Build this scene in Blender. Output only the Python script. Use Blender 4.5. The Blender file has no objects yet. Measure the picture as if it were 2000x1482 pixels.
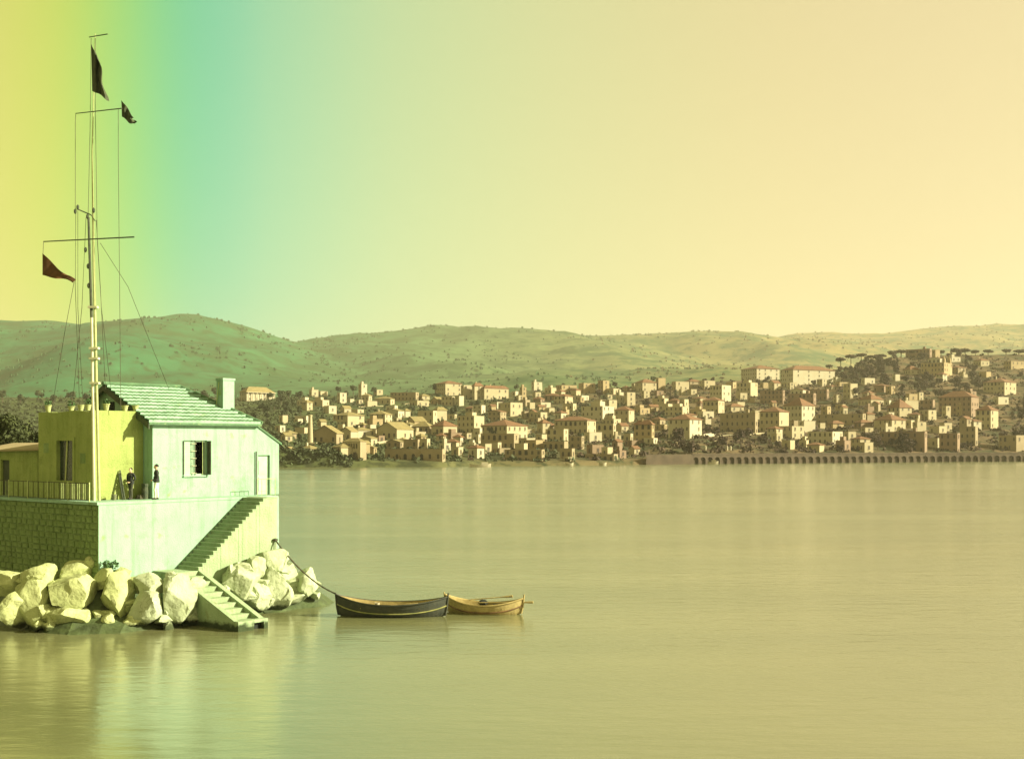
import bpy, bmesh, math, random
from mathutils import Vector, Matrix, noise
R = math.radians
SC = bpy.context.scene
COL = SC.collection

# ------------------------------------------------------------------ camera
F = 2414.0            # focal length in photograph pixels (photograph 2000 wide)
CAMH = 8.5            # eye height above the water, metres
YH = 869.0            # the photograph row of the horizon
cam = bpy.data.cameras.new('camera'); cam.sensor_width = 36; cam.lens = 36 * F / 2000
cam.shift_y = (YH - 741) / 2000.0; cam.clip_start = 0.5; cam.clip_end = 30000
camo = bpy.data.objects.new('camera', cam); COL.objects.link(camo)
camo.location = (0, 0, CAMH); camo.rotation_euler = (R(90), 0, 0); SC.camera = camo

# ------------------------------------------------------------------ sky and sun
SUN_AZ, SUN_EL = R(-6), R(25)      # low sun far out to the right
w = bpy.data.worlds.new('World'); SC.world = w; w.use_nodes = True
nt = w.node_tree; nt.nodes.clear()
def nd(tree, typ, **kw):
    n = tree.nodes.new(typ)
    for k, v in kw.items(): setattr(n, k, v)
    return n
out = nd(nt, 'ShaderNodeOutputWorld'); bg = nd(nt, 'ShaderNodeBackground')
sky = nd(nt, 'ShaderNodeTexSky', sky_type='NISHITA', sun_disc=False)
sky.sun_elevation = SUN_EL; sky.sun_rotation = R(90) - SUN_AZ
sky.air_density = 1.0; sky.dust_density = 3.0; sky.ozone_density = 1.0
bw = nd(nt, 'ShaderNodeRGBToBW'); nt.links.new(sky.outputs[0], bw.inputs[0])
tc = nd(nt, 'ShaderNodeTexCoord'); sx = nd(nt, 'ShaderNodeSeparateXYZ'); nt.links.new(tc.outputs['Generated'], sx.inputs[0])
at = nd(nt, 'ShaderNodeMath', operation='ARCTAN2'); nt.links.new(sx.outputs['X'], at.inputs[0]); nt.links.new(sx.outputs['Y'], at.inputs[1])
mr = nd(nt, 'ShaderNodeMapRange'); mr.inputs['From Min'].default_value = R(-40); mr.inputs['From Max'].default_value = R(40)
nt.links.new(at.outputs[0], mr.inputs['Value'])
rp = nd(nt, 'ShaderNodeValToRGB'); rp.color_ramp.interpolation = 'B_SPLINE'
SKYC = [(0.0, (1.0, .84, .38)), (0.19, (.96, .88, .24)), (0.245, (.78, .92, .10)), (0.285, (.30, .92, .22)), (0.32, (.10, .80, .50)), (0.36, (.36, .90, .54)),
        (0.43, (.70, .94, .48)), (0.52, (.88, .92, .45)), (0.63, (1.0, .86, .43)), (0.76, (1.03, .82, .46)), (1.0, (1.0, .84, .42))]
els = rp.color_ramp.elements
els[0].position = SKYC[0][0]; els[0].color = (*SKYC[0][1], 1); els[1].position = 1.0; els[1].color = (*SKYC[-1][1], 1)
for p, c in SKYC[1:-1]:
    e = els.new(p); e.color = (*c, 1)
nt.links.new(mr.outputs[0], rp.inputs[0])
mx = nd(nt, 'ShaderNodeVectorMath', operation='SCALE'); nt.links.new(rp.outputs[0], mx.inputs[0]); pw = nd(nt, 'ShaderNodeMath', operation='POWER'); pw.inputs[1].default_value = .34; nt.links.new(bw.outputs[0], pw.inputs[0]); nt.links.new(pw.outputs[0], mx.inputs['Scale'])
nt.links.new(mx.outputs[0], bg.inputs[0]); bg.inputs[1].default_value = 0.20   # the flattened luminance above is about 1.6 at the horizon
nt.links.new(bg.outputs[0], out.inputs[0])
sl = bpy.data.lights.new('sun', 'SUN'); sl.energy = 5.0; sl.angle = R(0.6); sl.color = (1, .90, .66)
so = bpy.data.objects.new('sun', sl); COL.objects.link(so); so.location = (200, 20, 150)
SV = Vector((math.cos(SUN_AZ) * math.cos(SUN_EL), math.sin(SUN_AZ) * math.cos(SUN_EL), math.sin(SUN_EL)))
so.rotation_euler = SV.to_track_quat('Z', 'Y').to_euler()
vs = SC.view_settings; vs.view_transform = 'Standard'; vs.look = 'None'; vs.gamma = 1; vs.exposure = 1.5; vs.use_curve_mapping = False
SC.cycles.max_bounces = 6; SC.cycles.volume_bounces = 0; SC.cycles.use_denoising = True

# ------------------------------------------------------------------ materials
MATS = {}
def mat(name, col, col2=None, scale=1.0, rough=.85, bump=0.0, bscale=None, detail=5, stretch=(1, 1, 1), lo=.35, hi=.65, third=None, spec=.3, obj=True):
    m = bpy.data.materials.new(name); m.use_nodes = True; t = m.node_tree
    b = t.nodes['Principled BSDF']; b.inputs['Roughness'].default_value = rough; b.inputs['Specular IOR Level'].default_value = spec
    c2 = col2 or tuple(v * .75 for v in col)
    co = nd(t, 'ShaderNodeNewGeometry') if not obj else nd(t, 'ShaderNodeTexCoord')
    src = co.outputs['Position'] if not obj else co.outputs['Object']
    mp = nd(t, 'ShaderNodeMapping'); mp.inputs['Scale'].default_value = stretch; t.links.new(src, mp.inputs[0])
    n = nd(t, 'ShaderNodeTexNoise'); n.inputs['Scale'].default_value = scale; n.inputs['Detail'].default_value = detail; n.inputs['Roughness'].default_value = .62
    t.links.new(mp.outputs[0], n.inputs['Vector'])
    r = nd(t, 'ShaderNodeValToRGB'); r.color_ramp.elements[0].position = lo; r.color_ramp.elements[1].position = hi
    r.color_ramp.elements[0].color = (*c2, 1); r.color_ramp.elements[1].color = (*col, 1)
    t.links.new(n.outputs[0], r.inputs[0]); last = r.outputs[0]
    if third:
        n3 = nd(t, 'ShaderNodeTexNoise'); n3.inputs['Scale'].default_value = third[1]; n3.inputs['Detail'].default_value = 6
        t.links.new(mp.outputs[0], n3.inputs['Vector'])
        r3 = nd(t, 'ShaderNodeValToRGB'); r3.color_ramp.elements[0].position = third[2]; r3.color_ramp.elements[1].position = third[2] + .12
        t.links.new(n3.outputs[0], r3.inputs[0])
        mm = nd(t, 'ShaderNodeMix', data_type='RGBA'); t.links.new(r3.outputs[0], mm.inputs[0]); t.links.new(last, mm.inputs[6]); mm.inputs[7].default_value = (*third[0], 1)
        last = mm.outputs[2]
    t.links.new(last, b.inputs['Base Color'])
    if bump:
        nb = nd(t, 'ShaderNodeTexNoise'); nb.inputs['Scale'].default_value = bscale or scale * 6; nb.inputs['Detail'].default_value = 6
        t.links.new(mp.outputs[0], nb.inputs['Vector'])
        bp = nd(t, 'ShaderNodeBump'); bp.inputs['Strength'].default_value = bump; bp.inputs['Distance'].default_value = .1
        t.links.new(nb.outputs[0], bp.inputs['Height']); t.links.new(bp.outputs[0], b.inputs['Normal'])
    MATS[name] = m
    return m
def weather(name, tide=False, streak=0.0, crack=0.0):
    """run-off streaks, cracks and a wet band just above the water on a finished material"""
    m = MATS[name]; t = m.node_tree; b = t.nodes['Principled BSDF']; src = b.inputs['Base Color'].links[0].from_socket
    g = nd(t, 'ShaderNodeNewGeometry')
    def mul(fac_sock, colr):
        nonlocal src
        mm = nd(t, 'ShaderNodeMix', data_type='RGBA'); t.links.new(fac_sock, mm.inputs[0]); t.links.new(src, mm.inputs[6]); mm.inputs[7].default_value = (*colr, 1); mm.blend_type = 'MULTIPLY'; src = mm.outputs[2]
    def nz(sc, st, lo, hi, mx_):
        mp = nd(t, 'ShaderNodeMapping'); mp.inputs['Scale'].default_value = st; t.links.new(g.outputs['Position'], mp.inputs[0])
        n = nd(t, 'ShaderNodeTexNoise'); n.inputs['Scale'].default_value = sc; n.inputs['Detail'].default_value = 7; n.inputs['Roughness'].default_value = .7; t.links.new(mp.outputs[0], n.inputs['Vector'])
        r = nd(t, 'ShaderNodeMapRange'); r.inputs['From Min'].default_value = lo; r.inputs['From Max'].default_value = hi; r.inputs['To Max'].default_value = mx_; t.links.new(n.outputs[0], r.inputs['Value']); return r.outputs[0]
    if streak: mul(nz(1.6, (1.4, 1.4, .12), .50, .72, streak), (.45, .48, .35)); mul(nz(.7, (1, 1, 1), .55, .66, streak * .8), (.62, .62, .5))
    if crack:
        v = nd(t, 'ShaderNodeTexVoronoi', feature='DISTANCE_TO_EDGE'); v.inputs['Scale'].default_value = 1.1; mp = nd(t, 'ShaderNodeMapping'); t.links.new(g.outputs['Position'], mp.inputs[0])
        nn = nd(t, 'ShaderNodeTexNoise'); nn.inputs['Scale'].default_value = 2.0; t.links.new(g.outputs['Position'], nn.inputs['Vector'])
        ad_ = nd(t, 'ShaderNodeVectorMath', operation='ADD'); t.links.new(mp.outputs[0], ad_.inputs[0]); t.links.new(nn.outputs['Color'], ad_.inputs[1]); t.links.new(ad_.outputs[0], v.inputs['Vector'])
        r = nd(t, 'ShaderNodeMapRange'); r.inputs['From Min'].default_value = .0; r.inputs['From Max'].default_value = .025; r.inputs['To Min'].default_value = crack; r.inputs['To Max'].default_value = 0; t.links.new(v.outputs['Distance'], r.inputs['Value']); mul(r.outputs[0], (.25, .25, .18))
    if tide:
        sp = nd(t, 'ShaderNodeSeparateXYZ'); t.links.new(g.outputs['Position'], sp.inputs[0]); nzv = nz(2.5, (1, 1, 1), .3, .7, .28)
        sb = nd(t, 'ShaderNodeMath', operation='SUBTRACT'); t.links.new(sp.outputs['Z'], sb.inputs[0]); t.links.new(nzv, sb.inputs[1])
        r = nd(t, 'ShaderNodeMapRange'); r.inputs['From Min'].default_value = .08; r.inputs['From Max'].default_value = .26; r.inputs['To Min'].default_value = 1; r.inputs['To Max'].default_value = 0; t.links.new(sb.outputs[0], r.inputs['Value']); mul(r.outputs[0], (.12, .14, .09))
    t.links.new(src, b.inputs['Base Color'])
mat('mint_plaster', (.255, .410, .290), (.215, .360, .245), .8, .9, .25, 14, third=((.21, .33, .13), 1.7, .62))
mat('lime_plaster', (.270, .335, .100), (.215, .280, .075), .9, .9, .3, 12, third=((.249, .297, .089), 2.6, .66))
mat('terrace_stone', (.205, .290, .110), (.140, .215, .070), .7, .95, .5, 7, third=((.166, .211, .066), 1.9, .62))
mat('stair_stone', (.280, .370, .215), (.225, .310, .165), 1.2, .92, .35, 10, third=((.214, .261, .131), 2.5, .62))
mat('roof_tile', (.085, .170, .080), (.055, .120, .055), 2.2, .8, .3, 18, third=((.172, .251, .112), 5.0, .60))
mat('dark_wood', (.07, .085, .045), (.035, .05, .03), 4, .8, .2)
mat('white_paint', (.541, .554, .370), (.436, .462, .264), 2.5, .6)
mat('shutter_paint', (.330, .488, .330), (.264, .409, .264), 3, .7)
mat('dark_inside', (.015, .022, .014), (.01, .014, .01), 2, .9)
mat('window_glass', (.03, .045, .03), (.02, .03, .02), 2, .25, spec=.5)
mat('iron', (.04, .05, .03), (.07, .06, .03), 6, .7)
mat('pale_iron', (.46, .54, .24), (.30, .38, .14), 6, .7)
mat('rope_fibre', (.09, .09, .05), (.05, .05, .03), 30, .95)
mat('boulder_stone', (.410, .460, .210), (.310, .360, .150), .9, .95, .55, 5, third=((.214, .249, .089), 1.3, .64))
mat('boulder_pale', (.390, .450, .280), (.300, .360, .205), .9, .95, .55, 5, third=((.202, .249, .131), 1.4, .63))
mat('wet_rock', (.07, .10, .035), (.035, .05, .02), 1.4, .6, .6, 4)
mat('hull_paint', (.05, .055, .035), (.028, .035, .025), 3, .55, .1)
mat('strake_paint', (.30, .30, .10), (.15, .18, .06), 3, .6)
mat('boat_wood', (.400, .330, .130), (.270, .220, .085), 5, .75, .2)
mat('boat_rust', (.200, .110, .045), (.100, .060, .030), 2.5, .7)
mat('flag_dark', (.06, .075, .03), (.03, .04, .02), 3, .9)
mat('flag_red', (.110, .050, .014), (.065, .035, .012), 3, .9)
mat('clay_pot', (.409, .462, .198), (.317, .356, .145), 4, .9)
mat('leaf_green', (.06, .13, .035), (.03, .07, .02), 1.5, .8, obj=False)
mat('leaf_olive', (.051, .069, .024), (.027, .036, .013), .4, .85, obj=False)
mat('leaf_brown', (.058, .036, .018), (.028, .017, .010), .4, .85, obj=False)
mat('leaf_near', (.050, .065, .015), (.025, .034, .010), .8, .8, obj=False)
mat('scrub_green', (.034, .100, .034), (.025, .080, .025), .05, .9, obj=False)
mat('scrub_dry', (.135, .122, .046), (.105, .096, .037), .05, .9, obj=False)
mat('trunk_bark', (.10, .08, .05), (.06, .045, .03), 2, .95)
mat('jacket_cloth', (.028, .034, .026), (.018, .022, .018), 8, .9)
mat('trouser_cloth', (.66, .74, .52), (.5, .6, .4), 8, .9)
mat('dark_trousers', (.06, .065, .04), (.04, .045, .03), 8, .9)
mat('skin', (.50, .38, .24), (.45, .33, .2), 8, .6)
mat('hair', (.02, .018, .012), None, 8, .7)
mat('shoe_leather', (.03, .025, .02), None, 8, .5)
mat('tin', (.16, .18, .09), (.10, .11, .06), 8, .5)
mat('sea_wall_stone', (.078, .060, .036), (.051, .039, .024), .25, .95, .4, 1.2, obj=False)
weather('mint_plaster', streak=.6, crack=.12); weather('lime_plaster', streak=.5, crack=.25); weather('terrace_stone', True, .6, .25); weather('stair_stone', True, .5)
weather('boulder_stone', True, .35, .5); weather('boulder_pale', True, .35, .5)
WALLS = ['wall_cream', 'wall_sand', 'wall_white', 'wall_ochre', 'wall_rose']
mat('wall_cream', (.365, .322, .195), (.305, .268, .155), .12, .9, .2, 1.0, third=((.255, .200, .100), .35, .64))
mat('wall_sand', (.270, .222, .130), (.215, .178, .100), .12, .9, .2, 1.0, third=((.211, .160, .083), .35, .62))
mat('wall_white', (.400, .372, .250), (.350, .320, .205), .12, .9, .2, 1.0, third=((.277, .233, .122), .35, .68))
mat('wall_ochre', (.310, .250, .130), (.258, .202, .100), .12, .9, .2, 1.0, third=((.222, .155, .077), .35, .62))
mat('wall_rose', (.230, .165, .100), (.180, .130, .080), .12, .9, .2, 1.0, third=((.200, .133, .077), .35, .62))
mat('tile_red', (.170, .088, .038), (.115, .062, .030), .5, .85, .4, 3, third=((.174, .099, .032), .8, .6))
mat('tile_olive', (.222, .183, .072), (.155, .133, .055), .5, .85, .4, 3, third=((.166, .166, .066), .8, .6))
mat('roof_flat', (.305, .255, .133), (.233, .194, .100), .3, .95)
mat('far_glass', (.035, .03, .02), (.02, .018, .012), 1, .5)

def ground_mat(name, green, dry, dark, s1, s2, x0, x1, patch=None):
    """soil and scrub: lush towards one end of the bay, dry towards the other, in patches that belong to the ground"""
    m = bpy.data.materials.new(name); m.use_nodes = True; t = m.node_tree; b = t.nodes['Principled BSDF']; b.inputs['Roughness'].default_value = .95; b.inputs['Specular IOR Level'].default_value = .1
    g = nd(t, 'ShaderNodeNewGeometry'); s = nd(t, 'ShaderNodeSeparateXYZ'); t.links.new(g.outputs['Position'], s.inputs[0])
    m1 = nd(t, 'ShaderNodeMapRange'); m1.inputs['From Min'].default_value = x0; m1.inputs['From Max'].default_value = x1; m1.interpolation_type = 'SMOOTHSTEP'
    t.links.new(s.outputs['X'], m1.inputs['Value'])
    mixa = nd(t, 'ShaderNodeMix', data_type='RGBA'); t.links.new(m1.outputs[0], mixa.inputs[0]); mixa.inputs[6].default_value = (*green, 1); mixa.inputs[7].default_value = (*dry, 1)
    def fac(sc, lo, hi, st=(1, 1, 1), det=7):
        mp = nd(t, 'ShaderNodeMapping'); mp.inputs['Scale'].default_value = st; t.links.new(g.outputs['Position'], mp.inputs[0])
        n = nd(t, 'ShaderNodeTexNoise'); n.inputs['Scale'].default_value = sc; n.inputs['Detail'].default_value = det; n.inputs['Roughness'].default_value = .68; t.links.new(mp.outputs[0], n.inputs['Vector'])
        r = nd(t, 'ShaderNodeMapRange'); r.inputs['From Min'].default_value = lo; r.inputs['From Max'].default_value = hi; t.links.new(n.outputs[0], r.inputs['Value']); return r.outputs[0]
    last = mixa.outputs[2]
    for colr, sc, lo, hi, st in ((dark, s1, .46, .60, (1, 1, 1.5)), (dark, s1 * 4, .50, .60, (1, 1, 1)), (None, s2, .56, .70, (1, 1, 1.5))):
        mm = nd(t, 'ShaderNodeMix', data_type='RGBA'); t.links.new(fac(sc, lo, hi, st), mm.inputs[0]); t.links.new(last, mm.inputs[6]); last = mm.outputs[2]
        if colr: mm.inputs[7].default_value = (*colr, 1)
        else:
            bs_ = nd(t, 'ShaderNodeVectorMath', operation='SCALE'); bs_.inputs['Scale'].default_value = 1.4; t.links.new(mixa.outputs[2], bs_.inputs[0]); t.links.new(bs_.outputs[0], mm.inputs[7])
    t.links.new(last, b.inputs['Base Color']); MATS[name] = m
ground_mat('hill_scrub', (.020, .105, .042), (.19, .155, .058), (.022, .06, .018), .007, .012, -700, 1100)
ground_mat('town_soil', (.065, .09, .03), (.125, .088, .046), (.035, .042, .018), .06, .05, -120, 120)

# sea: smooth from the long exposure, faint drawn-out ripples
m = bpy.data.materials.new('sea_water'); m.use_nodes = True; t = m.node_tree; b = t.nodes['Principled BSDF']
b.inputs['Roughness'].default_value = .16; b.inputs['IOR'].default_value = 2.2; b.inputs['Specular IOR Level'].default_value = .5
g = nd(t, 'ShaderNodeNewGeometry')
def wav(sc, st, det=4):
    mp = nd(t, 'ShaderNodeMapping'); mp.inputs['Scale'].default_value = st; t.links.new(g.outputs['Position'], mp.inputs[0])
    n = nd(t, 'ShaderNodeTexNoise'); n.inputs['Scale'].default_value = sc; n.inputs['Detail'].default_value = det; t.links.new(mp.outputs[0], n.inputs['Vector']); return n.outputs[0]
rr = nd(t, 'ShaderNodeValToRGB'); rr.color_ramp.elements[0].position = .35; rr.color_ramp.elements[1].position = .68
rr.color_ramp.elements[0].color = (.115, .128, .052, 1); rr.color_ramp.elements[1].color = (.160, .168, .074, 1)
t.links.new(wav(.05, (.35, 1.6, 1)), rr.inputs[0]); t.links.new(rr.outputs[0], b.inputs['Base Color'])
bp = nd(t, 'ShaderNodeBump'); bp.inputs['Strength'].default_value = .4; bp.inputs['Distance'].default_value = .10
ad = nd(t, 'ShaderNodeMath', operation='ADD'); t.links.new(wav(1.0, (.5, 1.3, 1), 5), ad.inputs[0]); t.links.new(wav(.16, (.3, 1.2, 1), 3), ad.inputs[1])
t.links.new(ad.outputs[0], bp.inputs['Height']); t.links.new(bp.outputs[0], b.inputs['Normal'])
rr2 = nd(t, 'ShaderNodeMapRange'); rr2.inputs['To Min'].default_value = .11; rr2.inputs['To Max'].default_value = .27; t.links.new(wav(.03, (.25, 1.8, 1)), rr2.inputs['Value']); t.links.new(rr2.outputs[0], b.inputs['Roughness'])
MATS['sea_water'] = m

# ------------------------------------------------------------------ mesh helpers
class MB:
    """collects geometry for ONE mesh; coordinates are given in a local frame and stored relative to off"""
    def __init__(s, off=(0, 0, 0)): s.v = []; s.f = []; s.m = []; s.off = Vector(off); s.smooth = False
    def add(s, vs, fs, mi=0):
        b0 = len(s.v); s.v += [tuple(Vector(v) - s.off) for v in vs]; s.f += [tuple(i + b0 for i in f) for f in fs]; s.m += [mi] * len(fs)
    def box(s, a, b, mi=0):
        x0, y0, z0 = a; x1, y1, z1 = b
        s.add([(x0, y0, z0), (x1, y0, z0), (x1, y1, z0), (x0, y1, z0), (x0, y0, z1), (x1, y0, z1), (x1, y1, z1), (x0, y1, z1)],
              [(0, 3, 2, 1), (4, 5, 6, 7), (0, 1, 5, 4), (1, 2, 6, 5), (2, 3, 7, 6), (3, 0, 4, 7)], mi)
    def prism(s, poly, z0, z1, mi=0):
        n = len(poly)
        s.add([(x, y, z0) for x, y in poly] + [(x, y, z1) for x, y in poly],
              [tuple(range(n - 1, -1, -1)), tuple(range(n, 2 * n))] + [(i, (i + 1) % n, (i + 1) % n + n, i + n) for i in range(n)], mi)
    def tube(s, pts, rad, n=8, mi=0):
        pts = [Vector(p) for p in pts]; rs = rad if isinstance(rad, (list, tuple)) else [rad] * len(pts)
        vs = []; fs = []
        for i, p in enumerate(pts):
            d = (pts[min(i + 1, len(pts) - 1)] - pts[max(i - 1, 0)]).normalized()
            a = d.orthogonal().normalized() if abs(d.z) < .99 else Vector((1, 0, 0)); bb = d.cross(a).normalized()
            for k in range(n):
                an = 2 * math.pi * k / n; vs.append(p + (a * math.cos(an) + bb * math.sin(an)) * rs[i])
        for i in range(len(pts) - 1):
            for k in range(n):
                fs.append((i * n + k, i * n + (k + 1) % n, (i + 1) * n + (k + 1) % n, (i + 1) * n + k))
        fs.append(tuple(range(n - 1, -1, -1))); fs.append(tuple((len(pts) - 1) * n + k for k in range(n)))
        s.add(vs, fs, mi)
    def lathe(s, prof, c=(0, 0, 0), n=14, mi=0):
        vs = [(c[0] + r * math.cos(2 * math.pi * k / n), c[1] + r * math.sin(2 * math.pi * k / n), c[2] + z) for r, z in prof for k in range(n)]
        fs = [(i * n + k, i * n + (k + 1) % n, (i + 1) * n + (k + 1) % n, (i + 1) * n + k) for i in range(len(prof) - 1) for k in range(n)]
        fs += [tuple(range(n - 1, -1, -1)), tuple((len(prof) - 1) * n + k for k in range(n))]
        s.add(vs, fs, mi)
    def wall(s, P, U, N, cuts, top, z0, holes=(), th=.35, mi=0):
        """upright wall from P along U, thickness th against N, rectangular holes (u0,u1,za,zb); top(u) gives the height"""
        P, U, N = Vector(P), Vector(U), Vector(N); us = sorted(set(list(cuts) + [h[0] for h in holes] + [h[1] for h in holes]))
        def q(u, z, o): return P + U * u - N * o + Vector((0, 0, z))
        for a, c in zip(us[:-1], us[1:]):
            hs = sorted([h for h in holes if h[0] <= a + 1e-6 and h[1] >= c - 1e-6], key=lambda h: h[2])
            lo = (z0, z0)
            segs = []
            for h in hs: segs.append((lo, (h[2], h[2]))); lo = (h[3], h[3])
            segs.append((lo, (top(a + 1e-5), top(c - 1e-5))))
            for (l0, l1), (t0, t1) in segs:
                if t0 - l0 < 1e-4 and t1 - l1 < 1e-4: continue
                s.add([q(a, l0, 0), q(c, l1, 0), q(c, t1, 0), q(a, t0, 0), q(a, l0, th), q(c, l1, th), q(c, t1, th), q(a, t0, th)],
                      [(0, 1, 2, 3), (5, 4, 7, 6), (3, 2, 6, 7), (1, 0, 4, 5)], mi)
        for h in holes:
            for u, fl in ((h[0], 0), (h[1], 1)):
                f = (0, 1, 2, 3) if fl else (3, 2, 1, 0)
                s.add([q(u, h[2], 0), q(u, h[3], 0), q(u, h[3], th), q(u, h[2], th)], [f], mi)
        for u, fl in ((us[0], 0), (us[-1], 1)):
            f = (3, 2, 1, 0) if fl else (0, 1, 2, 3)
            tz = top(us[0] + 1e-5) if not fl else top(us[-1] - 1e-5)
            s.add([q(u, z0, 0), q(u, tz, 0), q(u, tz, th), q(u, z0, th)], [f], mi)
    def data(s, name, mats):
        me = bpy.data.meshes.new(name); me.from_pydata(s.v, [], s.f)
        for mm in ([mats] if isinstance(mats, str) else mats): me.materials.append(MATS[mm])
        if any(s.m): me.polygons.foreach_set('material_index', s.m)
        if s.smooth: me.polygons.foreach_set('use_smooth', [True] * len(s.f))
        me.update(); return me
    def build(s, name, mats, parent=None):
        o = bpy.data.objects.new(name, s.data(name, mats)); COL.objects.link(o)
        if parent: o.parent = parent
        return o
def tag(o, label=None, cat=None, group=None, kind=None):
    if label: o['label'] = label
    if cat: o['category'] = cat
    if group: o['group'] = group
    if kind: o['kind'] = kind
    return o
def empty(name, loc, rz=0):
    o = bpy.data.objects.new(name, None); COL.objects.link(o); o.location = loc; o.rotation_euler = (0, 0, rz); o.empty_display_size = .3
    return o
def copy_tree(o, parent=None):
    c = o.copy(); COL.objects.link(c); c.parent = parent
    for ch in KIDS.get(o.name, []): copy_tree(ch, c)
    return c
KIDS = {}
def lerp(tab, x):
    if x <= tab[0][0]: return tab[0][1]
    for (a, b), (c, d) in zip(tab[:-1], tab[1:]):
        if x <= c: return b + (d - b) * (x - a) / (c - a)
    return tab[-1][1]
def P(px, py, Y): return Vector(((px - 1000) * Y / F, Y, CAMH - (py - YH) * Y / F))
def sm(x): x = max(0, min(1, x)); return x * x * (3 - 2 * x)
NUM = ['', 'second ', 'third ', 'fourth ', 'fifth ', 'sixth ', 'seventh ', 'eighth ', 'ninth ', 'tenth ', 'eleventh ', 'twelfth ', 'thirteenth ', 'fourteenth ', 'fifteenth ', 'sixteenth ', 'seventeenth ', 'eighteenth ', 'nineteenth ', 'twentieth ', 'twenty-first ', 'twenty-second ', 'twenty-third ', 'twenty-fourth ']

# ------------------------------------------------------------------ setting: sea, town slope, hills
mb = MB(); mb.add([(-9000, -400, 0), (9000, -400, 0), (9000, 1200, 0), (-9000, 1200, 0)], [(0, 1, 2, 3)])
tag(mb.build('sea_water', 'sea_water'), 'calm pale sea filling the bay in front of the town', kind='structure')
YS = [(-3000, 440), (545, 466), (860, 480), (940, 500), (1120, 513), (1480, 570), (1820, 622), (2000, 640), (4500, 760)]
TOP = [(-3000, 770), (450, 777), (700, 772), (900, 768), (1000, 765), (1200, 757), (1400, 745), (1500, 742), (1620, 735), (1690, 708), (1750, 698), (1850, 694), (2000, 692), (2300, 680), (4500, 690)]
BANK = [(450, 6.2), (650, 6.2), (690, 2.6), (760, 2.0), (1000, 1.6), (1240, 1.6), (1290, 4.4), (2400, 4.8)]
def ground(px, u):
    """depth and height of the town slope in picture column px, u = 0 at the shore, 1 at the top of the town"""
    Y0 = lerp(YS, px); Y = Y0 + 470 * u; bz = lerp(BANK, px)
    if u <= 0: return Y, -1.0 + u * 20
    if u < .006: return Y, -1 + (bz + 1) * u / .006
    yb = YH + (CAMH - bz) * F / (Y0 + 3); yt = lerp(TOP, px)
    v = min(1, (u - .006) / .994)
    yy = yb + (yt - yb) * v ** .85
    z = CAMH - (yy - YH) * Y / F
    if u > 1: z -= (u - 1) * 60
    z += 1.2 * noise.noise((px * .02, u * 9, 3)) * min(1, u * 8)
    return Y, z
def ground_at(px, py):
    """where the sight line through (px, py) meets the slope"""
    lo, hi = .007, 1.0
    for _ in range(36):
        mid = (lo + hi) / 2; Y, z = ground(px, mid)
        if YH + (CAMH - z) * F / Y > py: lo = mid
        else: hi = mid
    return ground(px, (lo + hi) / 2)
pxs = [-2600 + i * 100 for i in range(28)] + [200 + i * 14 for i in range(150)] + [2320 + i * 100 for i in range(22)]
us = [-.05, 0, .003, .006, .012] + [.02 + .98 * (i / 60) for i in range(61)] + [1.08, 1.2, 1.5, 2.0]
mb = MB(); vs_ = []
for uu in us:
    for px in pxs:
        Y, z = ground(px, uu); vs_.append(((px - 1000) * Y / F, Y, z))
n = len(pxs); mb.add(vs_, [(i * n + j, i * n + j + 1, (i + 1) * n + j + 1, (i + 1) * n + j) for i in range(len(us) - 1) for j in range(n - 1)]); mb.smooth = True
tag(mb.build('terrain', 'town_soil'), 'sloping ground under the town above the shore', kind='structure')

RIDGES = [
 (3000, [(-2500, 640), (-400, 622), (50, 630), (130, 632), (250, 642), (330, 632), (410, 621), (470, 632), (530, 651), (580, 668), (640, 686), (720, 712), (850, 760), (1100, 860)]),
 (3800, [(300, 780), (560, 694), (640, 673), (730, 656), (800, 646), (860, 642), (930, 645), (1000, 653), (1100, 664), (1200, 680), (1350, 712), (1600, 800)]),
 (4400, [(800, 700), (1000, 661), (1100, 657), (1200, 652), (1280, 649), (1370, 651), (1450, 658), (1530, 668), (1640, 692), (1800, 750)]),
 (4900, [(1250, 730), (1400, 680), (1500, 661), (1560, 657), (1640, 655), (1720, 651), (1800, 647), (1870, 644), (1950, 646), (2100, 640), (2600, 650), (4500, 640)]),
 (2300, [(-2500, 700), (200, 735), (500, 735), (700, 745), (900, 735), (1050, 722), (1200, 728), (1400, 718), (1600, 712), (1800, 705), (2100, 700), (4500, 700)])]
def hill(X, Y):
    z = -30.0; fm = 0
    for Yr, prof in RIDGES:
        px = 1000 + X * F / Yr; crest = CAMH - (lerp(prof, px) + 4 - YH) * Yr / F
        if crest < 5: continue
        if Y < Yr: f = sm((Y - Yr * .40) / (Yr * .60)) ** .8
        else: f = 1 - .8 * sm((Y - Yr) / 1500)
        if crest * f > z: z = crest * f; fm = f if Y < Yr else 1 - .5 * sm((Y - Yr) / 500)
    gl = noise.fractal((X * .0026, Y * .0016, 0), 1.0, 2.1, 5) * 48 + noise.fractal((X * .009, Y * .009, 5), 1.0, 2.1, 3) * 7
    return z + gl * min(1, max(0, z / 140)) * (1 - .72 * fm ** 5) - 4
XR = [-4200 + i * 24 for i in range(351)]; YR = [1150 + i * 26 for i in range(150)] + [5050 + i * 120 for i in range(16)]
mb = MB(); mb.v = [(X, Y, hill(X, Y)) for Y in YR for X in XR]; n = len(XR)
mb.f = [(i * n + j, i * n + j + 1, (i + 1) * n + j + 1, (i + 1) * n + j) for i in range(len(YR) - 1) for j in range(n - 1)]; mb.m = [0] * len(mb.f); mb.smooth = True
tag(mb.build('hills', 'hill_scrub'), 'rolling scrub hills rising behind the town', kind='structure')

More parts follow.
